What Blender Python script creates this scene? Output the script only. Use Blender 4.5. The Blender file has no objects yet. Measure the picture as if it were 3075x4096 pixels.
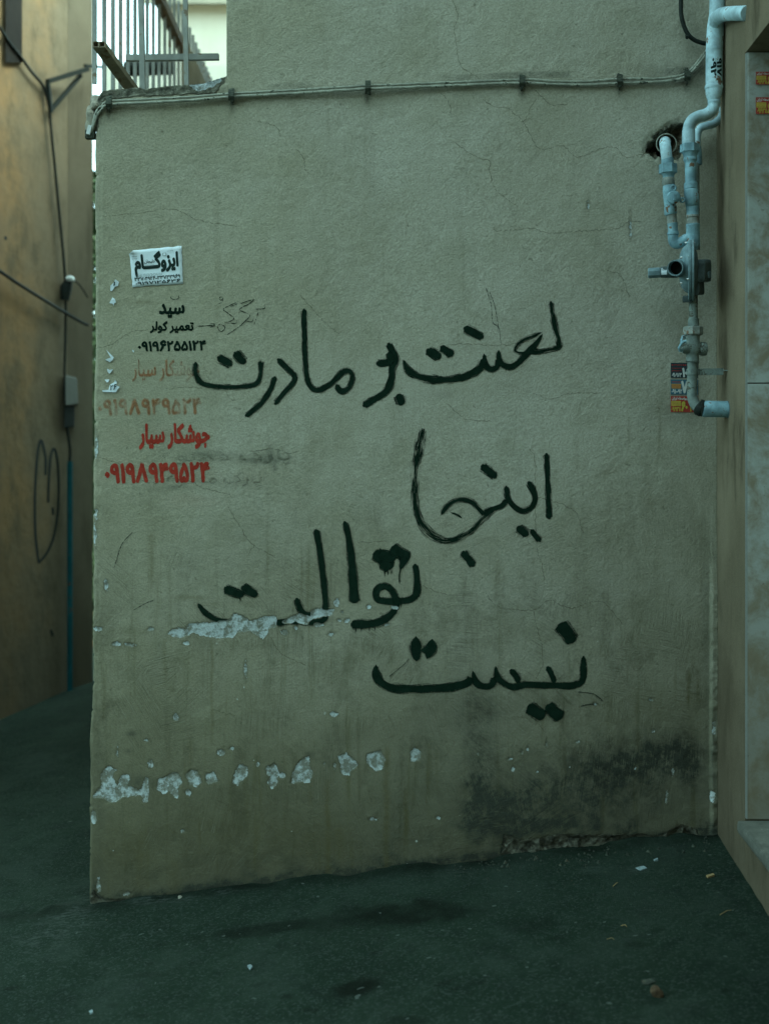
import bpy, bmesh, math, random
import numpy as np
from mathutils import Vector, Matrix
R = math.radians
random.seed(7); rng = np.random.default_rng(7)
SC = bpy.context.scene
COL = SC.collection

# ------------------------------------------------------------------ camera, sky, sun, exposure
D = 4.6            # metres from camera to the painted wall
F = 4945.0         # focal length in pixels of the 3075 x 4096 photograph
S = F / D          # photograph pixels per metre on the wall
HX, HY = 1537.5, 1790.0
HC = 1.5756        # eye height
cd = bpy.data.cameras.new('camera'); cam = bpy.data.objects.new('camera', cd); COL.objects.link(cam)
cam.location = (0, -D, HC); cam.rotation_euler = (R(90), 0, 0)
cd.sensor_fit = 'VERTICAL'; cd.sensor_height = 36; cd.lens = 36 * F / 4096
cd.shift_y = -(2048 - HY) / 4096
cd.clip_start = 0.05; cd.clip_end = 500
cd.dof.use_dof = True; cd.dof.focus_distance = D - 0.05; cd.dof.aperture_fstop = 1.9
SC.camera = cam

SUN_EL, SUN_AZ = 52, 75
w = bpy.data.worlds.new('World'); SC.world = w; w.use_nodes = True
wn = w.node_tree; bg = wn.nodes['Background']
sky = wn.nodes.new('ShaderNodeTexSky'); sky.sky_type = 'NISHITA'; sky.sun_disc = False
sky.sun_elevation = R(SUN_EL); sky.sun_rotation = R(SUN_AZ); sky.air_density = 1.0; sky.dust_density = 3.0
hs = wn.nodes.new('ShaderNodeHueSaturation'); hs.inputs['Saturation'].default_value = 0.22
tint = wn.nodes.new('ShaderNodeMix'); tint.data_type = 'RGBA'; tint.blend_type = 'MULTIPLY'
tint.inputs[0].default_value = 1.0; tint.inputs[7].default_value = (0.63, 0.98, 0.95, 1)
wn.links.new(sky.outputs[0], hs.inputs['Color']); wn.links.new(hs.outputs[0], tint.inputs[6])
wn.links.new(tint.outputs[2], bg.inputs[0]); bg.inputs[1].default_value = 0.15
sl = bpy.data.lights.new('sun', 'SUN'); sl.energy = 0.5; sl.angle = R(30); sl.color = (1.0, 0.86, 0.62)
so = bpy.data.objects.new('sun', sl); COL.objects.link(so)
_az = R(SUN_AZ)   # hazy sun stands to the right, slightly behind the wall: the lane itself lies in shade
so.rotation_euler = Vector((-math.sin(_az) * math.cos(R(SUN_EL)), -math.cos(_az) * math.cos(R(SUN_EL)), -math.sin(R(SUN_EL)))).to_track_quat('-Z', 'Y').to_euler()
SC.view_settings.view_transform = 'Standard'; SC.view_settings.look = 'None'
SC.view_settings.exposure = 2.76; SC.view_settings.gamma = 1.0
SC.cycles.max_bounces = 6; SC.cycles.transparent_max_bounces = 24

# ------------------------------------------------------------------ coordinates
def P(px, py, off=0.0):
    """photograph pixel -> point standing off metres in front of the wall plane"""
    d = D - off
    return Vector(((px - HX) / F * d, -off, HC + (HY - py) / F * d))
def WX(px): return (px - HX) / S
def WZ(py): return HC + (HY - py) / S
def ground_z(x, y): return 0.116 * x + 0.05 * min(y, 0.0)
def PG(px, py, lift=0.0):
    dx, dz = (px - HX) / F, (HY - py) / F
    d = 4.0
    for _ in range(60):
        d = (ground_z(dx * d, d - D) - HC) / dz
    return Vector((dx * d, d - D, HC + dz * d + lift))

# ------------------------------------------------------------------ numpy helpers
def vnoise(x, y, seed=0, octv=3):
    out = np.zeros_like(x, dtype=float); amp = 1.0; tot = 0
    for o in range(octv):
        g = np.random.default_rng(seed + o * 17).random((256, 256))
        xi = np.floor(x).astype(int); yi = np.floor(y).astype(int); fx = x - xi; fy = y - yi
        fx = fx * fx * (3 - 2 * fx); fy = fy * fy * (3 - 2 * fy)
        a = g[xi % 256, yi % 256]; b = g[(xi + 1) % 256, yi % 256]; c = g[xi % 256, (yi + 1) % 256]; d = g[(xi + 1) % 256, (yi + 1) % 256]
        out += amp * ((a * (1 - fx) + b * fx) * (1 - fy) + (c * (1 - fx) + d * fx) * fy); tot += amp
        amp *= 0.5; x = x * 2.03 + 3.1; y = y * 2.03 + 7.7
    return out / tot - 0.5
def seg_dist(X, Y, a, b):
    dx, dy = b[0] - a[0], b[1] - a[1]; L = dx * dx + dy * dy + 1e-9
    t = np.clip(((X - a[0]) * dx + (Y - a[1]) * dy) / L, 0, 1)
    return np.hypot(X - a[0] - t * dx, Y - a[1] - t * dy)
def poly_sdf(X, Y, poly):
    d = np.full(X.shape, 1e9); ins = np.zeros(X.shape, bool)
    for i in range(len(poly)):
        a, b = poly[i], poly[(i + 1) % len(poly)]
        d = np.minimum(d, seg_dist(X, Y, a, b))
        c = ((a[1] > Y) != (b[1] > Y))
        xi = (b[0] - a[0]) * (Y - a[1]) / ((b[1] - a[1]) if b[1] != a[1] else 1e-9) + a[0]
        ins ^= c & (X < xi)
    return np.where(ins, -d, d)
def smooth(a, b, x):
    t = np.clip((x - a) / (b - a), 0, 1); return t * t * (3 - 2 * t)
def cr(pts, step):
    """Catmull-Rom through tuples, sampled roughly every step (first two coordinates)"""
    p = [np.array(q, float) for q in pts]
    if len(p) == 2:
        n = max(2, int(np.linalg.norm((p[1] - p[0])[:2]) / step)); return [p[0] + (p[1] - p[0]) * i / n for i in range(n + 1)]
    p = [2 * p[0] - p[1]] + p + [2 * p[-1] - p[-2]]
    out = []
    for i in range(1, len(p) - 2):
        n = max(1, int(np.linalg.norm((p[i + 1] - p[i])[:2]) / step))
        for k in range(n):
            t = k / n
            out.append(0.5 * (2 * p[i] + (p[i + 1] - p[i - 1]) * t + (2 * p[i - 1] - 5 * p[i] + 4 * p[i + 1] - p[i + 2]) * t * t + (3 * p[i] - p[i - 1] - 3 * p[i + 1] + p[i + 2]) * t ** 3))
    out.append(p[-2]); return out
def crop(ox, oy, s, pts): return [(ox + p[0] * s, oy + p[1] * s) + tuple(p[2:]) for p in pts]

# ------------------------------------------------------------------ materials
def new_mat(name, rough=0.9):
    m = bpy.data.materials.new(name); m.use_nodes = True; nt = m.node_tree
    b = nt.nodes['Principled BSDF']; b.inputs['Roughness'].default_value = rough
    b.inputs['Specular IOR Level'].default_value = 0.12
    return m, nt, b
def nd(nt, typ, ins=None, **props):
    n = nt.nodes.new('ShaderNode' + typ)
    for k, v in props.items(): setattr(n, k, v)
    for k, v in (ins or {}).items():
        if isinstance(v, bpy.types.NodeSocket): nt.links.new(v, n.inputs[k])
        else: n.inputs[k].default_value = v
    return n
def coords(nt): return nd(nt, 'NewGeometry').outputs['Position']
def scale_v(nt, v, s):
    return nd(nt, 'Mapping', {'Vector': v, 'Scale': s}).outputs[0]
def noise(nt, v, scale, detail=4, rough=0.6, dist=0.0):
    return nd(nt, 'TexNoise', {'Vector': v, 'Scale': scale, 'Detail': detail, 'Roughness': rough, 'Distortion': dist}).outputs[0]
def ramp(nt, v, a, b, lo=0.0, hi=1.0):
    return nd(nt, 'MapRange', {'Value': v, 'From Min': a, 'From Max': b, 'To Min': lo, 'To Max': hi}, interpolation_type='SMOOTHSTEP').outputs[0]
def mth(nt, op, a, b=0.0, c=0.0):
    return nd(nt, 'Math', {0: a, 1: b, 2: c}, operation=op).outputs[0]
def mix(nt, f, a, b, blend='MIX'):
    def c(v): return v if isinstance(v, bpy.types.NodeSocket) else (tuple(v) + (1,) if len(v) == 3 else v)
    n = nd(nt, 'Mix', {0: f, 6: c(a), 7: c(b)}, data_type='RGBA', blend_type=blend); return n.outputs[2]
def attr(nt, name): return nd(nt, 'Attribute', attribute_name=name).outputs['Fac']
def bump(nt, h, strength, dist, normal=None):
    i = {'Height': h, 'Strength': strength, 'Distance': dist}
    if normal is not None: i['Normal'] = normal
    return nd(nt, 'Bump', i).outputs[0]

def painted(name, col, rough=0.5, rust=0.0, rustcol=(0.12, 0.05, 0.02), var=0.25, sc=14):
    m, nt, b = new_mat(name, rough); v = coords(nt)
    n1 = noise(nt, v, sc, 5, 0.65); n2 = noise(nt, v, sc * 5, 3)
    dark = tuple(c * (1 - var) for c in col); lite = tuple(min(1, c * (1 + var * 0.5)) for c in col)
    c = mix(nt, ramp(nt, n1, 0.3, 0.7), dark, lite)
    if rust > 0:
        f = ramp(nt, mth(nt, 'ADD', mth(nt, 'MULTIPLY', n1, 0.6), mth(nt, 'MULTIPLY', noise(nt, v, sc * 3.3, 6, 0.7), 0.5)), 0.66 - rust * 0.2, 0.70 - rust * 0.2)
        c = mix(nt, f, c, rustcol)
    c = mix(nt, ramp(nt, noise(nt, scale_v(nt, v, (1, 1, 0.35)), sc * 2.3, 6, 0.75), 0.54, 0.70, 0, 0.45), c, tuple(x * 0.35 for x in col))
    nt.links.new(c, b.inputs['Base Color'])
    nt.links.new(bump(nt, n2, 0.3, 0.002), b.inputs['Normal'])
    return m
def flat(name, col, rough=0.8):
    m, nt, b = new_mat(name, rough); v = coords(nt)
    c = mix(nt, ramp(nt, noise(nt, v, 60, 4), 0.3, 0.7), tuple(x * 0.85 for x in col), col)
    nt.links.new(c, b.inputs['Base Color']); return m

# ---- the big plaster wall
def wall_material():
    m, nt, b = new_mat('wall_plaster', 0.95); v = coords(nt)
    sep = nd(nt, 'SeparateXYZ', {0: v}); z = sep.outputs[2]
    big = noise(nt, v, 1.3, 5, 0.6); mid = noise(nt, v, 5.5, 6, 0.65); fine = noise(nt, v, 170, 3, 0.6); grit = noise(nt, v, 420, 2, 0.5)
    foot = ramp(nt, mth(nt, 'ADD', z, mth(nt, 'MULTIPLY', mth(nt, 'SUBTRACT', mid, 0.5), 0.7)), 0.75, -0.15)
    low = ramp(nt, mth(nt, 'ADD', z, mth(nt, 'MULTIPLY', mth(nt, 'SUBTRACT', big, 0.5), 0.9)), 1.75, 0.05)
    c = mix(nt, ramp(nt, big, 0.35, 0.65), (0.435, 0.415, 0.325), (0.485, 0.465, 0.385))
    c = mix(nt, mth(nt, 'MULTIPLY', ramp(nt, mid, 0.45, 0.72), 0.5), c, (0.34, 0.33, 0.245))
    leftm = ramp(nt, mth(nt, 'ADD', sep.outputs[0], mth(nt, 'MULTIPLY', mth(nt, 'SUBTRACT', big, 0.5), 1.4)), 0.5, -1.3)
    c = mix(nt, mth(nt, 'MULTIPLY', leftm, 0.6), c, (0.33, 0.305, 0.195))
    c = mix(nt, mth(nt, 'MULTIPLY', low, 0.8), c, (0.165, 0.153, 0.092))  # low and foot darkening: dirt plus the lane's skylight fall-off put into colour
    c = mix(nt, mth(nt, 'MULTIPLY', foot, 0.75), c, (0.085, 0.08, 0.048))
    blot = noise(nt, scale_v(nt, v, (1, 1, 0.55)), 5.0, 8, 0.78)
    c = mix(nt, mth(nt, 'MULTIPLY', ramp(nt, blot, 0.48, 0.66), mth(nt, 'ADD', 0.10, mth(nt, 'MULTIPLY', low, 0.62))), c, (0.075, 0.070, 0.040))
    c = mix(nt, mth(nt, 'MULTIPLY', ramp(nt, noise(nt, scale_v(nt, v, (14, 1, 0.8)), 2.0, 6, 0.7), 0.55, 0.72), mth(nt, 'ADD', 0.10, mth(nt, 'MULTIPLY', low, 0.5))), c, (0.08, 0.072, 0.036))
    streak = noise(nt, scale_v(nt, v, (9, 1, 0.7)), 2.2, 5, 0.6)
    c = mix(nt, mth(nt, 'MULTIPLY', ramp(nt, streak, 0.55, 0.75), mth(nt, 'ADD', 0.16, mth(nt, 'MULTIPLY', low, 0.6))), c, (0.10, 0.09, 0.035))
    # trowel and comb marks, in patches of changing direction
    vw = nd(nt, 'VectorMath', {0: v, 1: nd(nt, 'TexNoise', {'Vector': v, 'Scale': 2.5, 'Detail': 1}).outputs['Color']}, operation='MULTIPLY_ADD')
    vw.inputs[1].default_value = (1, 1, 1)
    nn = nd(nt, 'TexNoise', {'Vector': v, 'Scale': 2.5, 'Detail': 1}).outputs['Color']
    vsm = nd(nt, 'VectorMath', {0: nn, 'Scale': 0.22}, operation='SCALE').outputs[0]
    vv = nd(nt, 'VectorMath', {0: v, 1: vsm}, operation='ADD').outputs[0]
    vo = nd(nt, 'TexVoronoi', {'Vector': vv, 'Scale': 2.6})
    ang = mth(nt, 'MULTIPLY', nd(nt, 'SeparateColor', {0: vo.outputs['Color']}).outputs[0], 3.1)
    rot = nd(nt, 'VectorRotate', {'Vector': nd(nt, 'VectorMath', {0: v, 1: nd(nt, 'VectorMath', {0: nn, 'Scale': 0.05}, operation='SCALE').outputs[0]}, operation='ADD').outputs[0], 'Angle': ang}, rotation_type='Y_AXIS').outputs[0]
    comb = noise(nt, scale_v(nt, rot, (4, 1, 150)), 1.6, 5, 0.72)
    patch = ramp(nt, noise(nt, v, 4.2, 3, 0.6), 0.42, 0.62)
    rot2 = nd(nt, 'VectorRotate', {'Vector': v, 'Angle': 0.35}, rotation_type='Y_AXIS').outputs[0]
    brush = noise(nt, scale_v(nt, rot2, (30, 1, 100)), 1.5, 3, 0.6)
    combm = mth(nt, 'MULTIPLY', patch, mth(nt, 'ADD', 0.10, mth(nt, 'MULTIPLY', ramp(nt, z, 1.75, 0.8), 1.25)))
    c = mix(nt, mth(nt, 'MULTIPLY', ramp(nt, comb, 0.50, 0.36), mth(nt, 'MULTIPLY', combm, 0.42)), c, (0.085, 0.08, 0.045))  # dark grooves, pale ridges: relief shading put into the colour
    c = mix(nt, mth(nt, 'MULTIPLY', ramp(nt, comb, 0.56, 0.70), mth(nt, 'MULTIPLY', combm, 0.4)), c, (0.33, 0.335, 0.27))
    c = mix(nt, mth(nt, 'MULTIPLY', ramp(nt, noise(nt, v, 70, 5, 0.75), 0.44, 0.70), 0.20), c, (0.17, 0.165, 0.105))
    c = mix(nt, mth(nt, 'MULTIPLY', ramp(nt, brush, 0.54, 0.72), 0.25), c, (0.22, 0.215, 0.15))
    c = mix(nt, mth(nt, 'MULTIPLY', ramp(nt, noise(nt, v, 2.9, 6, 0.7), 0.46, 0.68), 0.20), c, (0.21, 0.195, 0.115))
    # grime and the cable's painted shadow
    st = attr(nt, 'stain'); sn = noise(nt, v, 21, 8, 0.82)
    stm = mth(nt, 'MULTIPLY', st, ramp(nt, mth(nt, 'ADD', sn, mth(nt, 'MULTIPLY', mth(nt, 'SUBTRACT', comb, 0.5), 0.5)), 0.30, 0.66, 0.30, 1.45))
    c = mix(nt, nd(nt, 'Clamp', {0: stm}).outputs[0], c, (0.035, 0.042, 0.032))
    br = attr(nt, 'brown')
    c = mix(nt, mth(nt, 'MULTIPLY', br, ramp(nt, sn, 0.3, 0.65, 0.35, 1.0)), c, (0.10, 0.082, 0.025))
    rd = attr(nt, 'red')
    c = mix(nt, mth(nt, 'MULTIPLY', rd, ramp(nt, sn, 0.2, 0.7, 0.5, 1.0)), c, (0.30, 0.10, 0.06))
    # small pits and specks
    sp = noise(nt, v, 38, 2, 0.5)
    c = mix(nt, mth(nt, 'MULTIPLY', ramp(nt, sp, 0.70, 0.76), 0.5), c, (0.10, 0.095, 0.06))
    sp2 = noise(nt, nd(nt, 'VectorMath', {0: v, 1: (9.1, 3.3, 5.7)}, operation='ADD').outputs[0], 30, 2, 0.5)
    c = mix(nt, mth(nt, 'MULTIPLY', mth(nt, 'MULTIPLY', ramp(nt, sp2, 0.745, 0.77), low), 0.8), c, (0.55, 0.58, 0.54))
    # broken plaster: eroded render and bare white filler
    en = noise(nt, v, 30, 6, 0.75)
    er = mth(nt, 'ADD', attr(nt, 'erode'), mth(nt, 'MULTIPLY', mth(nt, 'SUBTRACT', noise(nt, v, 22, 5, 0.7), 0.5), 0.03))
    erm = ramp(nt, er, 0.004, -0.004)
    cc = mix(nt, ramp(nt, en, 0.36, 0.62), (0.07, 0.07, 0.055), (0.27, 0.265, 0.20))
    c = mix(nt, erm, c, cc)
    ho = ramp(nt, attr(nt, 'hole'), 0.004, -0.006)
    c = mix(nt, ho, c, mix(nt, ramp(nt, en, 0.36, 0.62), (0.09, 0.075, 0.05), (0.27, 0.23, 0.16)))
    pn = mth(nt, 'ADD', mth(nt, 'MULTIPLY', mth(nt, 'SUBTRACT', noise(nt, v, 45, 4, 0.65), 0.5), 0.024), mth(nt, 'MULTIPLY', mth(nt, 'SUBTRACT', noise(nt, v, 160, 3), 0.5), 0.006))
    pl = mth(nt, 'SUBTRACT', mth(nt, 'ADD', attr(nt, 'peel'), pn), 0.0002)
    pm = ramp(nt, pl, 0.0006, -0.0006)
    rim = mth(nt, 'MULTIPLY', ramp(nt, pl, 0.008, 0.0005), mth(nt, 'SUBTRACT', 1.0, pm))
    c = mix(nt, mth(nt, 'MULTIPLY', rim, 0.5), c, (0.12, 0.115, 0.075))  # thin shadow edge around each peel put into the colour
    pgrey = ramp(nt, mth(nt, 'ADD', noise(nt, v, 32, 5, 0.7), mth(nt, 'MULTIPLY', low, 0.09)), 0.50, 0.64)
    pc = mix(nt, pgrey, (0.55, 0.62, 0.63), (0.20, 0.205, 0.16))
    pc = mix(nt, ramp(nt, noise(nt, v, 110, 3), 0.35, 0.6, 0.35, 0.0), pc, (0.36, 0.38, 0.35))
    c = mix(nt, pm, c, pc)
    c = mix(nt, ramp(nt, fine, 0.3, 0.7, 0.30, 0.0), c, (0.09, 0.09, 0.065))
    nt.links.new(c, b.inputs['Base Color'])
    h = mth(nt, 'ADD', mth(nt, 'ADD', mth(nt, 'MULTIPLY', fine, 0.0026), mth(nt, 'MULTIPLY', noise(nt, v, 21, 5, 0.62), 0.005)), mth(nt, 'MULTIPLY', grit, 0.0007))
    h = mth(nt, 'ADD', h, mth(nt, 'MULTIPLY', mth(nt, 'MULTIPLY', comb, combm), 0.0045))
    h = mth(nt, 'ADD', h, mth(nt, 'MULTIPLY', brush, 0.0008))
    h = mth(nt, 'ADD', h, mth(nt, 'MULTIPLY', mid, 0.007))
    h = mth(nt, 'ADD', h, mth(nt, 'MULTIPLY', sp, -0.002))
    h = mth(nt, 'ADD', h, mth(nt, 'MULTIPLY', pm, -0.0022))
    h = mth(nt, 'ADD', h, mth(nt, 'MULTIPLY', mth(nt, 'MULTIPLY', erm, en), 0.05))
    nt.links.new(bump(nt, h, 0.85, 1.0), b.inputs['Normal'])
    return m
M_WALL = wall_material()

def paint_material(name, col, dry=0.0, alpha=1.0, spray=False, thin=False):
    """brush or spray paint film: breaks up along its edges and along the bristles"""
    m, nt, b = new_mat(name, 0.85); v = coords(nt); b.inputs['Specular IOR Level'].default_value = 0.06
    c = mix(nt, ramp(nt, noise(nt, v, 40, 4), 0.3, 0.7), col, tuple(min(1, x * 1.4 + 0.002) for x in col))
    nt.links.new(c, b.inputs['Base Color'])
    nt.links.new(bump(nt, noise(nt, v, 170, 3), 0.6, 0.002), b.inputs['Normal'])
    peel = mth(nt, 'ADD', attr(nt, 'peel'), mth(nt, 'MULTIPLY', mth(nt, 'SUBTRACT', noise(nt, v, 45, 4, 0.6), 0.5), 0.016))
    keep = ramp(nt, peel, 0.0, 0.0016)
    gr = noise(nt, v, 230, 3, 0.7)
    if spray:
        a = ramp(nt, mth(nt, 'ADD', gr, mth(nt, 'MULTIPLY', noise(nt, v, 25, 3), 0.45)), 0.42, 0.62, 0.55 * alpha, alpha)
        a = mth(nt, 'MULTIPLY', a, ramp(nt, noise(nt, v, 9, 3), 0.40, 0.60, 0.15 if alpha < 0.8 else 0.85, 1.0))
    else:
        uv = nd(nt, 'UVMap', uv_map='UVMap').outputs[0]; s = nd(nt, 'SeparateXYZ', {0: uv})
        av = mth(nt, 'ABSOLUTE', s.outputs[1])
        hair = noise(nt, scale_v(nt, uv, (7, 2.6, 1)), 2.4, 3, 0.6)
        dr = attr(nt, 'dry'); en = attr(nt, 'endd')
        inner = mth(nt, 'SUBTRACT', 1.0, av)
        e = mth(nt, 'ADD', mth(nt, 'MULTIPLY', inner, 1.5), mth(nt, 'MULTIPLY', mth(nt, 'SUBTRACT', gr, 0.5), 1.0))
        e = mth(nt, 'ADD', e, mth(nt, 'MULTIPLY', mth(nt, 'SUBTRACT', hair, 0.5), mth(nt, 'ADD', 1.5, mth(nt, 'MULTIPLY', dr, 17.0))))
        e = mth(nt, 'SUBTRACT', e, mth(nt, 'MULTIPLY', dr, 0.8))
        e = mth(nt, 'ADD', e, mth(nt, 'MULTIPLY', ramp(nt, en, 0.0, 0.011, -0.9, 0.0), mth(nt, 'MULTIPLY', hair, 1.7)))
        e = mth(nt, 'ADD', e, mth(nt, 'MULTIPLY', mth(nt, 'SUBTRACT', noise(nt, v, 14, 3), 0.52), mth(nt, 'ADD', 0.5, mth(nt, 'MULTIPLY', dr, 7.0))))
        if thin: e = mth(nt, 'ADD', e, mth(nt, 'MULTIPLY', mth(nt, 'SUBTRACT', noise(nt, v, 110, 3), 0.52), 6.0))
        a = mth(nt, 'MULTIPLY', ramp(nt, e, 0.10, 0.55), alpha)
    a = mth(nt, 'MULTIPLY', a, keep)
    tr = nd(nt, 'BsdfTransparent'); mx = nd(nt, 'MixShader', {0: a, 1: tr.outputs[0], 2: b.outputs[0]})
    nt.links.new(mx.outputs[0], nt.nodes['Material Output'].inputs['Surface'])
    return m
M_BRUSH = paint_material('brushed_black_paint', (0.004, 0.014, 0.008))
M_CHAR = paint_material('charcoal_scrawl', (0.015, 0.025, 0.018), alpha=0.9, thin=True)
M_STBLK = paint_material('black_stencil_paint', (0.004, 0.013, 0.008), spray=True)
M_STRED = paint_material('red_stencil_paint', (0.30, 0.035, 0.022), spray=True)
M_STFADE = paint_material('faded_red_stencil_paint', (0.33, 0.15, 0.07), alpha=0.30, spray=True)
M_CRACK = paint_material('crack_groove', (0.15, 0.135, 0.075), alpha=0.42, thin=True)
M_SMUDGE = paint_material('faint_black_smudge', (0.11, 0.115, 0.08), alpha=0.055, spray=True)

def asphalt_material():
    m, nt, b = new_mat('asphalt', 0.88); v = coords(nt)
    big = noise(nt, v, 1.6, 7, 0.7); mid = noise(nt, v, 9, 7, 0.75); gr = noise(nt, v, 240, 4, 0.75)
    vo = nd(nt, 'TexVoronoi', {'Vector': v, 'Scale': 150}).outputs['Color']
    c = mix(nt, ramp(nt, big, 0.35, 0.68), (0.0125, 0.026, 0.0155), (0.024, 0.043, 0.027))
    c = mix(nt, ramp(nt, mid, 0.48, 0.66, 0, 0.7), c, (0.011, 0.020, 0.014))
    c = mix(nt, ramp(nt, nd(nt, 'SeparateColor', {0: vo}).outputs[0], 0.62, 1.0, 0, 0.7), c, (0.052, 0.069, 0.056))
    c = mix(nt, mth(nt, 'MULTIPLY', ramp(nt, noise(nt, v, 55, 5, 0.8), 0.52, 0.70), 0.55), c, (0.048, 0.066, 0.052))
    c = mix(nt, ramp(nt, noise(nt, v, 3.2, 6, 0.7), 0.48, 0.66, 0, 0.45), c, (0.036, 0.052, 0.040))
    c = mix(nt, ramp(nt, gr, 0.3, 0.5, 0.7, 0), c, (0.005, 0.011, 0.007))
    st = mth(nt, 'MULTIPLY', attr(nt, 'stain'), ramp(nt, mid, 0.3, 0.6, 0.6, 1.1))
    c = mix(nt, nd(nt, 'Clamp', {0: st}).outputs[0], c, (0.004, 0.008, 0.004))
    lt = mth(nt, 'MULTIPLY', attr(nt, 'light'), ramp(nt, noise(nt, scale_v(nt, v, (1, 3, 1)), 24, 5, 0.75), 0.45, 0.68))
    c = mix(nt, lt, c, (0.075, 0.09, 0.078))
    fl = noise(nt, nd(nt, 'VectorMath', {0: v, 1: (4.1, 1.3, 2.7)}, operation='ADD').outputs[0], 33, 1, 0.4)
    c = mix(nt, ramp(nt, fl, 0.765, 0.78, 0, 0.6), c, (0.13, 0.15, 0.135))
    nt.links.new(c, b.inputs['Base Color'])
    h = mth(nt, 'ADD', mth(nt, 'MULTIPLY', gr, 0.010), mth(nt, 'MULTIPLY', mid, 0.010))
    nt.links.new(bump(nt, h, 0.9, 1.0), b.inputs['Normal'])
    return m
M_ASPH = asphalt_material()

def plaster_material(name, a, b_, dirt_shade, low=0.8, streak=(8, 8, 0.5)):
    m, nt, b = new_mat(name, 0.93); v = coords(nt)
    n = noise(nt, v, 2.0, 5, 0.62); s = noise(nt, scale_v(nt, v, streak), 1.4, 5, 0.62); fine = noise(nt, v, 150, 3)
    z = nd(nt, 'SeparateXYZ', {0: v}).outputs[2]
    c = mix(nt, ramp(nt, n, 0.32, 0.68), a, b_)
    c = mix(nt, ramp(nt, s, 0.48, 0.74, 0, 0.75), c, dirt_shade)
    c = mix(nt, mth(nt, 'MULTIPLY', ramp(nt, mth(nt, 'ADD', z, mth(nt, 'MULTIPLY', n, 0.8)), low + 0.4, 0.0), 0.75), c, dirt_shade)  # low band; on the plinth it puts the slab's shadow into the colour
    c = mix(nt, ramp(nt, noise(nt, v, 24, 4), 0.66, 0.74, 0, 0.35), c, dirt_shade)
    c = mix(nt, ramp(nt, fine, 0.3, 0.7, 0.15, 0.0), c, tuple(x * 0.4 for x in dirt_shade))
    nt.links.new(c, b.inputs['Base Color'])
    nt.links.new(bump(nt, mth(nt, 'ADD', mth(nt, 'MULTIPLY', fine, 0.0022), mth(nt, 'MULTIPLY', n, 0.01)), 0.8, 1.0), b.inputs['Normal'])
    return m
def alley_material():
    m, nt, b = new_mat('ochre_plaster', 0.93); v = coords(nt); sep = nd(nt, 'SeparateXYZ', {0: v})
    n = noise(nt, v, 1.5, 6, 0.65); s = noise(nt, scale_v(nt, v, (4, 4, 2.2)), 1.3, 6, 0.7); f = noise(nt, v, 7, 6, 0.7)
    glow_zone = ramp(nt, mth(nt, 'ADD', sep.outputs[1], mth(nt, 'MULTIPLY', mth(nt, 'SUBTRACT', n, 0.5), 1.6)), 3.95, 4.75)
    c = mix(nt, glow_zone, (0.265, 0.165, 0.078), (0.18, 0.145, 0.095))  # near end's warm glow and the dimmer far end put into the colour
    c = mix(nt, ramp(nt, n, 0.4, 0.65, 0, 0.5), c, (0.19, 0.145, 0.088))
    c = mix(nt, ramp(nt, s, 0.46, 0.66, 0, 0.7), c, (0.11, 0.09, 0.055))
    c = mix(nt, ramp(nt, f, 0.46, 0.72, 0, 0.4), c, (0.12, 0.098, 0.06))
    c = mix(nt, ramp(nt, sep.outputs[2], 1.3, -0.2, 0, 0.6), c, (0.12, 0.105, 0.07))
    nt.links.new(c, b.inputs['Base Color']); nt.links.new(bump(nt, f, 0.7, 0.014), b.inputs['Normal']); return m
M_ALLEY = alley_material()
M_ALLEYG = plaster_material('grey_tan_plaster', (0.15, 0.125, 0.085), (0.185, 0.155, 0.105), (0.10, 0.085, 0.055), 0.9, (5, 5, 1.2))
M_RETURN = plaster_material('brown_grey_plaster', (0.16, 0.13, 0.085), (0.225, 0.185, 0.125), (0.055, 0.044, 0.027), 1.7, (6, 6, 2.0))
M_PALE = plaster_material('cream_plaster', (0.80, 0.73, 0.60), (0.84, 0.78, 0.66), (0.7, 0.6, 0.46), -1)
M_FACE = plaster_material('grey_plaster', (0.30, 0.30, 0.27), (0.36, 0.36, 0.32), (0.2, 0.2, 0.17), 0.4)

M_BRICK = plaster_material('dark_brown_render', (0.10, 0.085, 0.06), (0.13, 0.11, 0.08), (0.06, 0.05, 0.035), 0.4)
def travertine_material():
    m, nt, b = new_mat('travertine', 0.62); v = coords(nt)
    n = noise(nt, v, 7, 6, 0.68, 0.4); n2 = noise(nt, v, 26, 5, 0.7); pits = noise(nt, scale_v(nt, v, (1, 1, 1.4)), 75, 3, 0.6)
    c = mix(nt, ramp(nt, n, 0.36, 0.62), (0.22, 0.19, 0.135), (0.36, 0.39, 0.365))
    c = mix(nt, ramp(nt, n2, 0.5, 0.75, 0, 0.6), c, (0.20, 0.165, 0.115))
    c = mix(nt, ramp(nt, pits, 0.66, 0.72, 0, 0.75), c, (0.10, 0.085, 0.06))
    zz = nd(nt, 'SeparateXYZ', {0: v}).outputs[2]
    c = mix(nt, ramp(nt, mth(nt, 'ADD', zz, mth(nt, 'MULTIPLY', mth(nt, 'SUBTRACT', n2, 0.5), 0.8)), 1.7, 0.2, 0, 0.78), c, (0.115, 0.095, 0.06))  # lower stone darkened: the weaker light there put into the colour
    nt.links.new(c, b.inputs['Base Color'])
    nt.links.new(bump(nt, mth(nt, 'ADD', mth(nt, 'MULTIPLY', ramp(nt, pits, 0.62, 0.72), -0.002), mth(nt, 'MULTIPLY', n2, 0.001)), 0.8, 1.0), b.inputs['Normal'])
    return m
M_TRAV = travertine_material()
M_SLAB = painted('worn_step_stone', (0.12, 0.125, 0.105), 0.55, 0.1, (0.2, 0.2, 0.17), 0.3, 18)
M_PIPE = painted('pale_pipe_paint', (0.47, 0.65, 0.71), 0.45, 0.16, (0.20, 0.13, 0.085), 0.42, 11)
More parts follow.
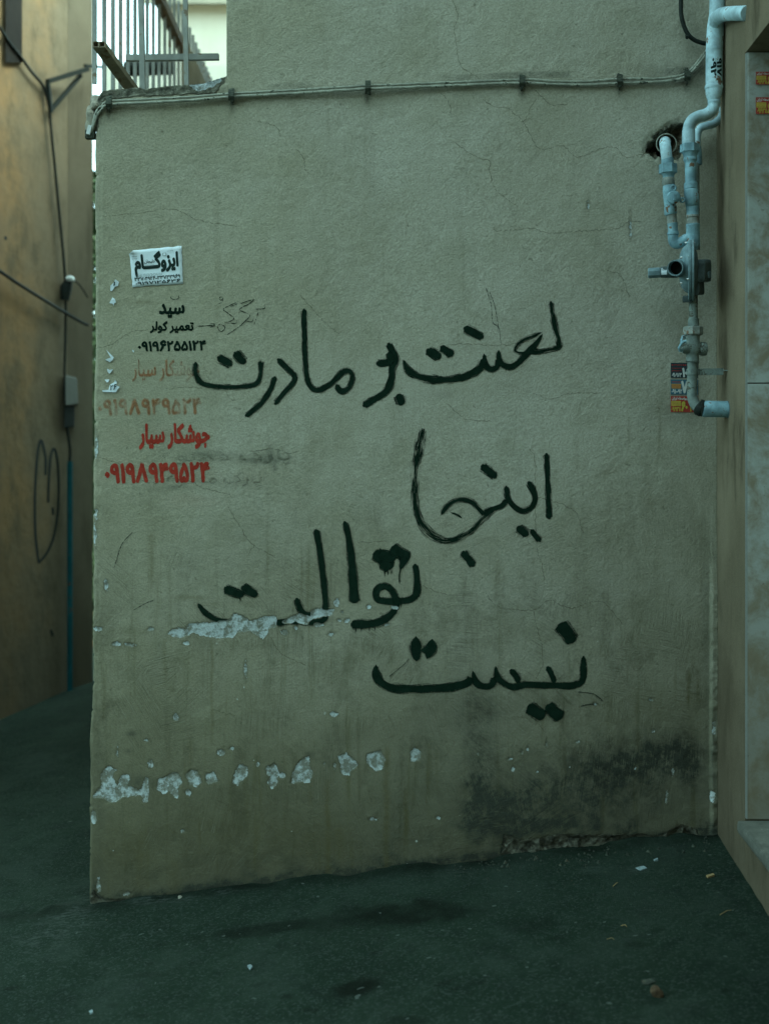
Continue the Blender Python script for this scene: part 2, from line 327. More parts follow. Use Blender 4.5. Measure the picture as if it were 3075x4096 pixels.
M_PIPE2 = painted('blue_grey_pipe_paint', (0.24, 0.40, 0.46), 0.45, 0.18, (0.17, 0.10, 0.06), 0.45, 15)
M_PIPE3 = painted('worn_grey_pipe_paint', (0.20, 0.245, 0.225), 0.55, 0.34, (0.085, 0.085, 0.065), 0.4, 22)
M_RUST = painted('rusty_joint', (0.30, 0.33, 0.30), 0.7, 0.45, (0.19, 0.10, 0.055), 0.4, 25)
M_REG = painted('slate_blue_casting', (0.17, 0.25, 0.27), 0.5, 0.0, var=0.3, sc=25)
M_REGD = painted('dark_slate_casting', (0.085, 0.115, 0.115), 0.55, 0.2, (0.03, 0.03, 0.025), 0.35, 25)
M_BLACK = flat('black_rubber', (0.018, 0.024, 0.02), 0.6)
M_DARK = flat('dark_interior', (0.012, 0.012, 0.010), 0.9)
M_CABLE = painted('grimy_conduit', (0.33, 0.34, 0.28), 0.6, 0.22, (0.06, 0.065, 0.05), 0.4, 22)
M_CLIP = painted('oxidised_clip', (0.065, 0.075, 0.055), 0.7, 0.4, (0.03, 0.035, 0.03), 0.4, 60)
M_STEEL = flat('zinc_bolt', (0.7, 0.72, 0.7), 0.25); M_STEEL.node_tree.nodes['Principled BSDF'].inputs['Metallic'].default_value = 0.8
M_FENCE = painted('grey_fence_paint', (0.30, 0.31, 0.28), 0.6, 0.15, (0.2, 0.15, 0.1), 0.25, 9)
M_TAN = painted('tan_sheet', (0.42, 0.36, 0.26), 0.7, 0.0, var=0.2, sc=4)
M_BROWN = painted('brown_rail_paint', (0.20, 0.14, 0.08), 0.6, 0.3, var=0.3, sc=9)
M_TUBE = painted('rusty_square_tube', (0.26, 0.22, 0.15), 0.65, 0.3, (0.16, 0.10, 0.05), 0.3, 9)
M_MORT = painted('broken_mortar', (0.30, 0.28, 0.22), 0.95, 0.2, (0.12, 0.11, 0.08), 0.4, 18)
M_PAPER = painted('white_paper', (0.70, 0.78, 0.82), 0.8, 0.0, var=0.12, sc=9)
M_INK = flat('black_ink', (0.014, 0.03, 0.026), 0.7)
M_GINK = flat('grey_ink', (0.25, 0.29, 0.29), 0.7)
M_WHITE = flat('white_ink', (0.66, 0.70, 0.68), 0.7)
M_YEL = flat('yellow_ink', (0.55, 0.44, 0.08), 0.7)
M_REDI = flat('red_ink', (0.42, 0.05, 0.04), 0.7)
M_SNAVY = flat('dark_navy_sticker', (0.035, 0.055, 0.065), 0.6)
M_SBLUE = flat('blue_sticker', (0.06, 0.16, 0.22), 0.6)
M_SRED = flat('red_sticker', (0.40, 0.06, 0.045), 0.6)
M_SORG = flat('orange_sticker', (0.48, 0.27, 0.09), 0.6)
M_TEAL = painted('teal_pipe_paint', (0.010, 0.085, 0.095), 0.5, 0.1, var=0.3, sc=6)
M_GREYBOX = flat('grey_plastic', (0.20, 0.205, 0.18), 0.6)
M_SCRAP = painted('soiled_paper', (0.26, 0.33, 0.34), 0.9, 0.3, (0.12, 0.14, 0.12), 0.4, 60)
M_GRIT = painted('plaster_grit', (0.055, 0.065, 0.05), 0.95, 0.3, (0.07, 0.06, 0.04), 0.5, 40)
M_JOINT = flat('white_joint_grout', (0.22, 0.235, 0.215), 0.9)
M_TWIG = flat('dry_straw', (0.30, 0.21, 0.10), 0.9)
M_STONE = painted('brown_stone', (0.11, 0.075, 0.045), 0.9, 0.0, var=0.4, sc=60)

# ------------------------------------------------------------------ object helpers
def tag(o, label=None, cat=None, group=None, kind=None):
    if label: o['label'] = label
    if cat: o['category'] = cat
    if group: o['group'] = group
    if kind: o['kind'] = kind
    return o
def empty(name, loc, label, cat, group=None):
    o = bpy.data.objects.new(name, None); COL.objects.link(o); o.location = loc; o.empty_display_size = 0.1
    return tag(o, label, cat, group)
class MB:
    def __init__(self): self.v = []; self.f = []; self.sm = []
    def quad(self, *p):
        n = len(self.v); self.v += [tuple(q) for q in p]; self.f.append(tuple(range(n, n + len(p)))); self.sm.append(False); return self
    def hexa(self, a):
        """8 corners: bottom ring 0-3, top ring 4-7"""
        n = len(self.v); self.v += [tuple(q) for q in a]
        for q in ((3, 2, 1, 0), (4, 5, 6, 7), (0, 1, 5, 4), (1, 2, 6, 5), (2, 3, 7, 6), (3, 0, 4, 7)):
            self.f.append(tuple(n + i for i in q)); self.sm.append(False)
        return self
    def box(self, c, s, rot=None):
        pts = []
        for dz in (-1, 1):
            for dx, dy in ((-1, -1), (1, -1), (1, 1), (-1, 1)):
                p = Vector((dx * s[0] / 2, dy * s[1] / 2, dz * s[2] / 2))
                if rot is not None: p = rot @ p
                pts.append(Vector(c) + p)
        return self.hexa(pts)
    def bar(self, a, b, wd, ht, up=(0, 0, 1)):
        a, b = Vector(a), Vector(b); t = (b - a).normalized(); s = t.cross(Vector(up))
        if s.length < 1e-4: s = t.cross(Vector((1, 0, 0)))
        s.normalize(); u = s.cross(t); s *= wd / 2; u *= ht / 2
        return self.hexa([a - s - u, a + s - u, b + s - u, b - s - u, a - s + u, a + s + u, b + s + u, b - s + u])
    def tube(self, pts, radii, n=20, caps=True, sm=True, phase=0.0):
        pts = [Vector(p) for p in pts]; base = len(self.v); nrm = None
        for i, p in enumerate(pts):
            t = (pts[min(i + 1, len(pts) - 1)] - pts[max(i - 1, 0)])
            if t.length < 1e-7: t = Vector((0, 0, -1))
            t.normalize()
            if nrm is not None and t.dot(pt) < -0.3: t = -t
            pt = t
            if nrm is None:
                nrm = t.cross(Vector((0.3, 1, 0.2))).normalized()
            nrm = (nrm - t * nrm.dot(t)).normalized(); bi = t.cross(nrm)
            r = radii[i] if hasattr(radii, '__len__') else radii
            for k in range(n):
                a = 2 * math.pi * k / n + phase
                self.v.append(tuple(p + (nrm * math.cos(a) + bi * math.sin(a)) * r))
        for i in range(len(pts) - 1):
            for k in range(n):
                a = base + i * n + k; b = base + i * n + (k + 1) % n
                self.f.append((a, b, b + n, a + n)); self.sm.append(sm)
        if caps:
            self.f.append(tuple(base + k for k in reversed(range(n)))); self.sm.append(False)
            e = base + (len(pts) - 1) * n
            self.f.append(tuple(e + k for k in range(n))); self.sm.append(False)
        return self
    def build(self, name, mat, parent=None, bevel=0.0, sharp=True):
        me = bpy.data.meshes.new(name); me.from_pydata(self.v, [], self.f); me.materials.append(mat)
        me.polygons.foreach_set('use_smooth', self.sm)
        if bevel > 0:
            bm = bmesh.new(); bm.from_mesh(me)
            bmesh.ops.recalc_face_normals(bm, faces=bm.faces)
            bmesh.ops.bevel(bm, geom=[e for e in bm.edges if e.calc_face_angle(0) > 0.6], offset=bevel, segments=2, affect='EDGES', profile=0.6)
            bm.to_mesh(me); bm.free()
        if sharp and any(self.sm): me.set_sharp_from_angle(angle=R(42))
        me.update()
        o = bpy.data.objects.new(name, me); COL.objects.link(o)
        if parent is not None:
            o.parent = parent
            base = world_loc(parent); me.transform(Matrix.Translation(-base))
        return o
def world_loc(o):
    l = Vector(o.location)
    while o.parent: o = o.parent; l += Vector(o.location)
    return l
def own_origin(o):
    """put the origin of a top-level mesh at the middle of its own base"""
    me = o.data; xs = [v.co for v in me.vertices]
    c = Vector(((min(v.x for v in xs) + max(v.x for v in xs)) / 2, (min(v.y for v in xs) + max(v.y for v in xs)) / 2, min(v.z for v in xs)))
    me.transform(Matrix.Translation(-c)); o.location = c; return o
def pipe(prof, n=20):
    """(px, py, off, width px) stations -> (points, radii)"""
    pts = [P(a, b, c) for a, b, c, d in prof]; rr = [d / 2 * (D - c) / F for a, b, c, d in prof]
    return pts, rr

# ------------------------------------------------------------------ ground
def build_ground():
    xs = np.concatenate([np.linspace(-60, -4, 20)[:-1], np.linspace(-4, -1.6, 40)[:-1], np.arange(-1.6, 1.7, 0.012), np.linspace(1.7, 60, 30)])
    ys = np.concatenate([np.linspace(-40, -1.6, 20)[:-1], np.arange(-1.6, 0.15, 0.012), np.linspace(0.15, 7, 60)[1:-1], np.linspace(7, 160, 30)])
    X, Y = np.meshgrid(xs, ys); Z = 0.116 * X + 0.05 * np.minimum(Y, 0)
    Z = np.where(np.abs(X) > 8, np.sign(X) * 0.116 * 8 + 0.02 * (X - np.sign(X) * 8), Z)
    near = (np.abs(X) < 3) & (Y < 6) & (Y > -3)
    Z = Z + near * (vnoise(X * 3 + 40, Y * 3 + 40, 3, 3) * 0.012 + vnoise(X * 14 + 90, Y * 14 + 90, 5, 3) * 0.007)
    Z = Z + near * 0.012 * np.exp(-((Y + 0.0) / 0.05) ** 2) * (0.4 + vnoise(X * 9 + 30, Y * 9 + 33, 8, 3) * 3)
    # pixel coordinates of each ground vertex, only to place the stains where they lie
    d = np.maximum(Y + D, 0.3); U = HX + X / d * F; V = HY - (Z - HC) / d * F
    st = np.zeros_like(X); lt = np.zeros_like(X)
    def blob(f, cx, cy, rx, ry, s, a=0.0):
        ca, sa = math.cos(a), math.sin(a); dx, dy = U - cx, V - cy
        u = (dx * ca + dy * sa) / rx; v = (-dx * sa + dy * ca) / ry
        return np.maximum(f, s * (1 - smooth(0.55, 1.35, np.hypot(u, v) + vnoise(U / 60 + 50, V / 25 + 50, 11, 3) * 0.9)))
    ok = (Y < 1.5) & (Y > -1.7) & (np.abs(X) < 2)
    for q in ((1640, 3655, 330, 48, 0.8, -0.05), (1080, 3715, 300, 22, 0.65, -0.13), (1430, 3952, 100, 32, 0.9, -0.2), (1350, 3690, 180, 35, 0.55, -0.1),
              (1150, 3985, 26, 10, 0.7, 0), (1240, 4040, 40, 9, 0.6, 0), (2530, 3780, 40, 14, 0.5, 0), (1780, 3930, 45, 10, 0.6, -0.3), (1620, 4080, 90, 18, 0.5, 0),
              (2120, 3700, 110, 30, 0.35, 0), (2960, 3740, 30, 8, 0.6, 0), (600, 3900, 60, 14, 0.4, 0), (2600, 4010, 60, 10, 0.4, 0)):
        st = blob(st, *q)
    for i in range(26):
        st = blob(st, rng.uniform(0, 3000), rng.uniform(3720, 4090), rng.uniform(14, 40), rng.uniform(5, 10), rng.uniform(0.3, 0.6), -0.15)
    for q in ((290, 3680, 140, 70, 0.8, -0.5), (120, 3760, 90, 26, 0.7, 0), (330, 3630, 70, 25, 0.7, 0), (640, 3600, 180, 14, 0.8, -0.05), (110, 3810, 60, 12, 0.5, 0),
              (500, 3745, 40, 8, 0.8, 0), (1830, 3490, 70, 20, 0.5, 0), (2370, 3475, 60, 14, 0.6, 0), (2550, 3478, 45, 14, 0.8, 0), (2650, 3490, 70, 10, 0.5, 0), (2580, 3930, 30, 8, 0.5, 0), (900, 3565, 90, 12, 0.7, -0.06)):
        lt = blob(lt, *q)
    st *= ok; lt *= ok
    # grime gathered along the foot of the wall
    st = np.maximum(st, ok * np.exp(-((Y + 0.02) / 0.05) ** 2) * (0.65 + vnoise(X * 9, Y * 9 + 60, 21, 3)))
    ny, nx = X.shape; me = bpy.data.meshes.new('ground')
    vs = np.stack([X, Y, Z], -1).reshape(-1, 3); i = np.arange(ny * nx).reshape(ny, nx)
    fs = np.stack([i[:-1, :-1], i[:-1, 1:], i[1:, 1:], i[1:, :-1]], -1).reshape(-1, 4)
    me.from_pydata(vs.tolist(), [], fs.tolist()); me.materials.append(M_ASPH)
    me.polygons.foreach_set('use_smooth', np.ones(len(fs), bool))
    for nm, f in (('stain', st), ('light', lt)):
        a = me.attributes.new(nm, 'FLOAT', 'POINT'); a.data.foreach_set('value', f.reshape(-1).astype(np.float32))
    o = bpy.data.objects.new('ground', me); COL.objects.link(o); tag(o, 'dark grey-green asphalt of the sloping lane', kind='structure')
build_ground()

# ------------------------------------------------------------------ damage of the main wall, in photograph pixels
PK = crop(340, 1900, .638, [(640,945),(700,930),(770,930),(870,915),(930,905),(925,880),(950,872),(985,885),(1030,920),(1090,905),(1140,890),(1190,890),(1200,915),(1190,955),(1140,965),(1135,1000),(1115,1030),(1090,1010),(1040,975),(990,980),(940,990),(930,1015),(850,1020),(780,1010),(720,1005),(680,985),(645,965)])
PK2 = crop(340, 1900, .638, [(1235,920),(1270,905),(1310,890),(1350,870),(1415,890),(1420,855),(1450,840),(1500,850),(1555,845),(1540,880),(1480,885),(1440,890),(1410,910),(1395,935),(1340,925),(1320,910),(1290,930),(1250,930)])
LW = lambda p: crop(340, 2900, .8429, p)
PEEL_POLY = [PK, PK2,
 LW([(45,340),(60,310),(85,290),(80,240),(100,205),(115,195),(145,215),(125,235),(135,265),(155,290),(175,245),(200,235),(210,250),(200,290),(260,310),(275,300),(290,250),(300,255),(300,320),(295,360),(280,360),(275,320),(240,335),(180,335),(140,365),(110,365),(100,345)]),
 LW([(350,260),(380,250),(410,230),(440,230),(460,270),(440,300),(440,340),(420,335),(400,310),(370,325),(345,300)]),
 LW([(480,240),(500,215),(530,220),(550,265),(530,285),(500,280)]), LW([(575,235),(610,225),(630,265),(600,275),(580,270)]),
 LW([(710,240),(735,190),(770,200),(770,240),(740,265),(725,283),(705,270)]),
 LW([(862,200),(900,185),(920,230),(910,270),(885,300),(870,270),(890,240),(865,230)]),
 LW([(980,275),(990,225),(1020,170),(1060,150),(1060,185),(1075,230),(1065,270),(1020,265)]),
 LW([(1205,150),(1240,138),(1275,170),(1293,195),(1262,215),(1255,240),(1220,230),(1212,200)]),
 LW([(1340,140),(1400,125),(1420,165),(1405,210),(1380,215),(1340,180)]), LW([(1545,130),(1565,110),(1590,130),(1585,165),(1550,170)]),
 crop(0, 0, .617, [(1235,548),(1340,535),(1425,505),(1430,525),(1390,545),(1330,570),(1280,580)])]
def ov(ox, oy, s, L): return [(ox + a * s, oy + b * s, c * s, d * s) for a, b, c, d in L]
PEEL_OV = ov(340, 1900, .638, [(595,990,65,30),(75,965,28,13),(198,1058,25,13),(278,1065,27,10),(637,1058,20,10),(1465,940,27,15),(1250,988,20,18),(1325,960,10,10),(1545,1000,15,14),(1580,800,16,22),(1612,860,9,9),(1595,912,11,9),(1645,915,18,12),(570,1520,16,20),(1008,1220,9,45),(135,690,11,26),(1560,1500,25,13),(410,965,18,9)]) \
 + ov(650, 2000, .6924, [(1340,620,18,10),(1292,720,16,8),(1190,618,12,12)]) \
 + ov(340, 2900, .8429, [(490,320,14,14),(935,240,16,13),(645,130,18,16),(695,112,14,7),(315,185,11,18),(155,135,5,20),(295,72,9,7),(822,187,6,9),(40,440,12,28),(465,502,12,7),(1360,450,18,8),(205,798,18,10),(65,760,8,28),(1185,195,6,14),(1135,185,8,6)]) \
 + ov(1700, 2700, .8278, [(425,458,8,12),(410,405,10,5),(468,373,4,9),(495,358,4,12),(585,335,5,11),(1015,453,6,9),(1197,475,7,15),(820,140,7,6),(1090,120,8,7),(735,325,8,5),(60,690,11,6),(1165,590,6,22),(255,383,4,8),(1100,270,5,6),(540,470,4,4)]) \
 + [(383,1790,9,52),(378,2140,7,40),(383,2057,8,20),(374,3270,10,25),(2852,2910,5,30),(2845,3180,8,22),(2520,905,4,26),(2352,820,4,14)]
def peel_field(U, V):
    f = np.full(U.shape, 60.0)
    for p in PEEL_POLY:
        a = np.array(p); m = (U > a[:, 0].min() - 45) & (U < a[:, 0].max() + 45) & (V > a[:, 1].min() - 45) & (V < a[:, 1].max() + 45)
        if m.any(): f[m] = np.minimum(f[m], poly_sdf(U[m], V[m], p) - 2.6)
    for cx, cy, rx, ry in PEEL_OV:
        m = (np.abs(U - cx) < rx + 45) & (np.abs(V - cy) < ry + 45)
        if m.any():
            q = np.hypot((U[m] - cx) / rx, (V[m] - cy) / ry); f[m] = np.minimum(f[m], (q - 1) * min(rx, ry))
    return f / S
_ks = [(rng.uniform(0.6, 3.2), rng.uniform(0.6, 3.2), rng.uniform(0, 6.28), rng.uniform(-1, 1)) for _ in range(14)]
def relief(U, V):
    """slow unevenness of the hand-laid plaster, metres towards the viewer"""
    x = (U - HX) / S; z = (V - HY) / S; h = 0 * x
    for a, b, p, s in _ks: h = h + 0.0011 * np.sin(a * 3 * x + s * b * 3 * z + p)
    return h
HOLE = crop(2475, 450, .3612, [(300,370),(345,310),(440,220),(540,170),(650,130),(740,115),(760,200),(720,320),(690,430),(640,500),(480,510),(380,480),(310,440)])
ERODE = [crop(1700, 2700, .8278, [(380,775),(480,805),(640,775),(800,778),(930,775),(1050,772),(1130,782),(1180,755),(1230,725),(1300,745),(1330,790),(1420,790),(1420,1100),(300,1100),(372,900)]),
         [(372, 3560), (420, 3600), (600, 3590), (900, 3555), (1300, 3540), (1700, 3490), (2000, 3440), (2000, 3800), (300, 3800)],
         [(372, 300), (905, 300), (895, 330), (860, 372), (700, 376), (560, 384), (420, 398), (398, 440), (390, 530), (372, 545)]]
TOPPTS = [(372,420),(384,392),(398,366),(457,356),(537,350),(580,350),(679,340),(759,337),(827,328),(876,313),(905,306)]

def build_wall():
    st = 5.0
    us = np.arange(372, 2869, st); us = np.append(us[us < 2866], 2868.0); icol = int(np.argmin(np.abs(us - 907)))
    vs = np.arange(-120, 3790, st); irow = int(np.argmin(np.abs(vs - 350)))
    U, V = np.meshgrid(us, vs)
    # wavy, chipped left edge
    el = 372 + 6 * np.sin(vs / 700) - 8 * smooth(2600, 3000, vs) + vnoise(vs / 90, vs * 0 + 3, 31, 2) * 8 + np.minimum(vnoise(vs / 25, vs * 0 + 8, 33, 2) + .22, 0) * -40 + 6 * smooth(900, 400, vs)
    wgt = np.clip(1 - (U - 372) / 120, 0, 1); U = U + (el[:, None] - 372) * wgt
    # jagged top of the low part
    tx = np.array([p[0] for p in TOPPTS]); ty = np.array([p[1] for p in TOPPTS])
    te = np.interp(us, tx, ty) + vnoise(us / 18, us * 0 + 9, 41, 3) * 9
    lowm = (us <= us[icol] + 1)[None, :]
    wv = np.clip(1 - np.abs(V - vs[irow]) / 150, 0, 1)
    V = np.where(lowm, V + (te[None, :] - vs[irow]) * wv, V)
    peel = peel_field(U, V); h = relief(U, V)
    erode = np.full(U.shape, 0.06)
    for p in ERODE:
        a = np.array(p); m = (U > a[:, 0].min() - 60) & (V > a[:, 1].min() - 60) & (V < a[:, 1].max() + 60) & (U < a[:, 0].max() + 60)
        erode[m] = np.minimum(erode[m], poly_sdf(U[m], V[m], p) / S)
    hole = np.full(U.shape, 0.06); a = np.array(HOLE)
    m = (U > a[:, 0].min() - 60) & (V > a[:, 1].min() - 60) & (V < a[:, 1].max() + 60) & (U < a[:, 0].max() + 60)
    hole[m] = poly_sdf(U[m] + vnoise(U[m] / 14, V[m] / 14, 77, 4) * 30, V[m] + vnoise(U[m] / 14 + 40, V[m] / 14, 78, 4) * 30, HOLE) / S + 0.004
    erode = np.minimum(erode, hole - 0.007)
    Y = -h + 0.0028 * smooth(0.002, -0.002, peel)
    en = vnoise(U / 22, V / 22, 51, 4)
    er = smooth(0.008, -0.012, erode + en * 0.03)
    Y += er * (0.004 + (en + 0.2) * 0.032 * np.where(V < 700, 0.35, 1.0))
    Y += (smooth(0.004, -0.010, hole) * 0.025 + smooth(-0.006, -0.045, hole) * 0.10) + smooth(0.03, 0.0, hole) * 0.006
    r = 18.0; dl = U - el[:, None]; q = np.clip(dl, 0, r)
    Y += (r - np.sqrt(np.maximum(0, r * r - (r - q) ** 2))) / S + np.where(dl < 30, (0.5 + vnoise(U / 20, V / 30, 61, 3)) * 0.003, 0)
    # the slightly proud lip of plaster down the right corner
    Y -= smooth(2838, 2846, U) * smooth(2000, 2700, V) * (0.010 + vnoise(U / 30, V / 30, 66, 3) * 0.015)
    stn_shade = np.zeros(U.shape); brn = np.zeros(U.shape); red = np.zeros(U.shape)
    def blob(f, cx, cy, rx, ry, s, a=0.0, k=0.7):
        m = (np.abs(U - cx) < 2.2 * (rx + ry)) & (np.abs(V - cy) < 2.2 * (rx + ry))
        ca, sa = math.cos(a), math.sin(a); dx, dy = U[m] - cx, V[m] - cy
        q = np.hypot((dx * ca + dy * sa) / rx, (-dx * sa + dy * ca) / ry) + vnoise(U[m] / 55, V[m] / 55, 71, 4) * k
        f[m] = np.maximum(f[m], 0) + s * np.exp(-np.maximum(q, 0) ** 2)
    for q in ((1915,3195,48,90,.62),(1905,2960,55,220,.22),(1990,3260,120,70,.30),(2250,3060,240,110,.10),(2500,3040,190,80,.30),(2700,3020,110,100,.34),(2480,3190,330,110,.26),(2150,3230,220,120,.24),(2250,3330,240,50,.18),(1130,3100,200,90,.10),(1925,3010,60,230,.30),(1960,3270,110,75,.45),(2030,3310,55,30,.7),(2100,3310,120,22,.6,-.05),(2012,3390,10,60,.9),(2060,3340,30,20,.5),
              (2480,3060,110,70,.42,-.25),(2420,3110,70,60,.35),(2660,3000,120,60,.34),(2740,3030,50,100,.36),(2780,3070,18,80,.42),(2560,3080,240,110,.25),(2080,3190,330,170,.28),
              (1900,2830,150,120,.22),(1700,3000,120,200,.15),(2300,3250,300,110,.18),(560,3130,60,28,.5),(530,2935,20,10,.5),(515,3005,18,9,.5),(1235,3020,20,18,.4),(1580,3300,60,160,.25),(1250,3330,200,120,.15),
              (380,3560,16,60,.5),(400,3300,18,300,.18),(384,900,10,400,.22),(2690,285,130,26,.35,-.05),(2745,300,22,30,.55),(2800,250,40,140,.28),(2790,620,60,40,.3),(2720,1340,80,200,.1),
              (800,1815,90,26,.22),(930,1830,170,22,.22),(1090,1835,60,20,.25),(700,1950,75,14,.28,-.1),(950,1930,90,20,.2),(1080,1800,14,30,.35),(1100,1870,10,20,.4),(1020,1845,60,12,.25),(960,2120,130,60,.10),
              (990,2250,200,40,.10),(1090,1190,40,12,.05),(560,2700,80,30,.10),(640,2590,20,50,.2),(2650,620,50,60,.25),(2700,1660,100,50,.22),(2600,1650,50,110,.12),(460,460,60,30,.15),(405,480,12,60,.35),
              (1770,1580,60,18,.12),(1350,1500,10,8,.1),(2820,2550,18,420,.25),(2850,3000,10,300,.30),(2380,2370,60,20,.06)):
        blob(stn_shade, *q)
    # cable's soft shadow put into the stain; grime above, a drop under each clip
    CL = [(430,412),(930,378),(1470,342),(2090,318),(2480,312),(2745,300)]
    cy = np.interp(U, [c[0] for c in CL], [c[1] for c in CL])
    onc = smooth(420, 450, U) * smooth(2770, 2740, U)
    stn_shade += onc * 0.30 * np.exp(-((V - cy - 26) / 16) ** 2) + onc * 0.34 * smooth(-34, -26, V - cy) * smooth(0, -4, V - cy) * (smooth(-0.05, 0.12, vnoise(U / 170, V * 0 + 5, 88, 2)))
    for cx, c_y in ((437, 412), (930, 380), (1470, 350), (2088, 326), (2478, 322), (2745, 305)): blob(stn_shade, cx, c_y + 38, 12, 26, .5)
    for cx, y0, y1, wd, s in ((1310,3120,3560,10,.55),(1545,2990,3560,12,.6),(848,2560,2960,6,.5),(607,2130,2330,16,.45),(660,2560,2720,8,.4),(1620,3160,3340,9,.4),(1240,3050,3200,9,.35),(2635,1620,1800,5,.5),(2514,1660,1800,4,.4),
                              (2752,2690,2830,6,.7),(2790,2720,2790,6,.5),(2700,2680,2800,6,.3),(1360,3300,3420,18,.3),(760,2950,3100,8,.25),(1745,3000,3120,6,.3),(2410,3180,3330,8,.25),(1000,2700,2800,5,.2),(560,3330,3560,20,.25),(700,3440,3560,25,.3)):
        brn += s * np.exp(-((U - cx - vnoise(V / 60, V * 0 + cx, 91, 2) * 8) / wd) ** 2) * smooth(y0 - 20, y0 + 20, V) * smooth(y1 + 60, y1 - 40, V)
    for q in ((1250,3370,160,110,.30),(900,3340,260,120,.22),(480,3400,160,120,.25),(760,2390,70,10,.5),(850,2415,60,10,.4),(520,2525,60,14,.35),(990,2415,40,12,.3),(690,2760,12,18,.35),(2760,1330,60,160,.18),(2650,1620,70,50,.22),(2590,1770,60,60,.1),(2450,1880,70,16,.25,-.3),(640,1030,160,12,.06),(560,1205,60,8,.3),(590,1210,40,10,.25),(1120,3000,80,120,.12),(1640,2870,300,140,.10),(2780,2800,60,200,.18)):
        blob(brn, *q)
    for q in ((695,1745,120,36,.16),(640,1890,200,34,.20),(480,1870,50,40,.10),(770,2000,110,30,.12),(500,1740,60,30,.07),(1010,1900,60,40,.05),(620,1480,150,30,.06)): blob(red, *q)
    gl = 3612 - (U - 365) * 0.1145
    stn_shade += np.exp(-(np.maximum(gl - V, 0) / 26) ** 2) * (0.9 + vnoise(U / 40, V / 30, 95, 3) * 1.5) + 0.55 * np.exp(-(np.maximum(gl - V, 0) / 110) ** 2) * smooth(-0.1, 0.25, vnoise(U / 90, V / 60, 96, 3))
    # faces
    ny, nx = U.shape; idx = np.arange(ny * nx).reshape(ny, nx)
    keep = np.ones((ny - 1, nx - 1), bool); keep[:irow, :icol] = False
    fs = np.stack([idx[1:, :-1], idx[1:, 1:], idx[:-1, 1:], idx[:-1, :-1]], -1)[keep]
    vv = np.stack([(U - HX) / S, Y, HC + (HY - V) / S], -1).reshape(-1, 3)
    # thickness: boundary edges run back, then a plain upper storey above the frame
    ed = {}
    for a, b in ((0, 1), (1, 2), (2, 3), (3, 0)):
        for p, q in zip(fs[:, a], fs[:, b]):
            k = (min(p, q), max(p, q))
            if k in ed: del ed[k]
            else: ed[k] = (p, q)
    bv = {}; ev = []; ef = []
    n0 = len(vv)
    def back(i):
        if i not in bv: bv[i] = n0 + len(ev); ev.append((vv[i][0], 0.32, vv[i][2]))
        return bv[i]
    for p, q in ed.values(): ef.append((q, p, back(p), back(q)))
    allv = np.concatenate([vv, np.array(ev)])
    me = bpy.data.meshes.new('plastered_wall'); me.from_pydata(allv.tolist(), [], fs.tolist() + ef)
    me.materials.append(M_WALL)
    sm = np.zeros(len(fs) + len(ef), bool); sm[:len(fs)] = True; me.polygons.foreach_set('use_smooth', sm)
    ne = len(ev)
    for nm, f, fill in (('peel', peel, .06), ('stain', stn_shade, 0), ('brown', brn, .1), ('red', red, 0), ('erode', erode, .06), ('hole', hole, .06)):
        a = me.attributes.new(nm, 'FLOAT', 'POINT')
        val = f.reshape(-1)
        ex = np.full(ne, fill); 
        if nm == 'erode': ex = np.array([val[i] for i in bv.keys()])
        a.data.foreach_set('value', np.concatenate([np.clip(val, -.2, 1), ex]).astype(np.float32))
    me.update()
    o = bpy.data.objects.new('plastered_wall', me); COL.objects.link(o)
    tag(o, 'tall beige plastered wall covered in black brushed handwriting', 'wall')
    return o
WALL = build_wall()
ub = MB(); x0, x1 = WX(907), WX(2868)
ub.hexa([(x0, 0.0, WZ(-121)), (x1, 0.0, WZ(-121)), (x1, 0.32, WZ(-121)), (x0, 0.32, WZ(-121)), (x0, 0.0, 6.2), (x1, 0.0, 6.2), (x1, 0.32, 6.2), (x0, 0.32, 6.2)])
ub.build('upper_storey', M_FACE, WALL)

# mortar lump at the broken corner and rubble on the jagged top
def lump(c, r, seed, mat, name, parent, n=2, squash=(1, 1, 1)):
    bm = bmesh.new(); bmesh.ops.create_icosphere(bm, subdivisions=n, radius=1.0); g = random.Random(seed)
    ks = [(g.uniform(-1, 1), g.uniform(-1, 1), g.uniform(-1, 1), g.uniform(0, 6)) for _ in range(7)]
    for v in bm.verts:
        d = 1 + sum(0.10 * math.sin(3.2 * (a * v.co.x + b * v.co.y + cc * v.co.z) + p) for a, b, cc, p in ks) + g.uniform(-.06, .06)
        v.co = Vector((v.co.x * d * r * squash[0], v.co.y * d * r * squash[1], v.co.z * d * r * squash[2]))
    me = bpy.data.meshes.new(name); bm.to_mesh(me); bm.free(); me.materials.append(mat)
    o = bpy.data.objects.new(name, me); COL.objects.link(o)
    if parent is not None: o.parent = parent; o.location = Vector(c) - world_loc(parent)
    else: o.location = Vector(c)
    return o
lump(P(366, 478, -0.03), 0.036, 3, M_MORT, 'mortar_lump', WALL, 3, (0.8, 0.9, 1.45))
lump(P(386, 420, -0.03), 0.030, 5, M_MORT, 'mortar_lump', WALL, 3, (0.9, 1.0, 1.1))

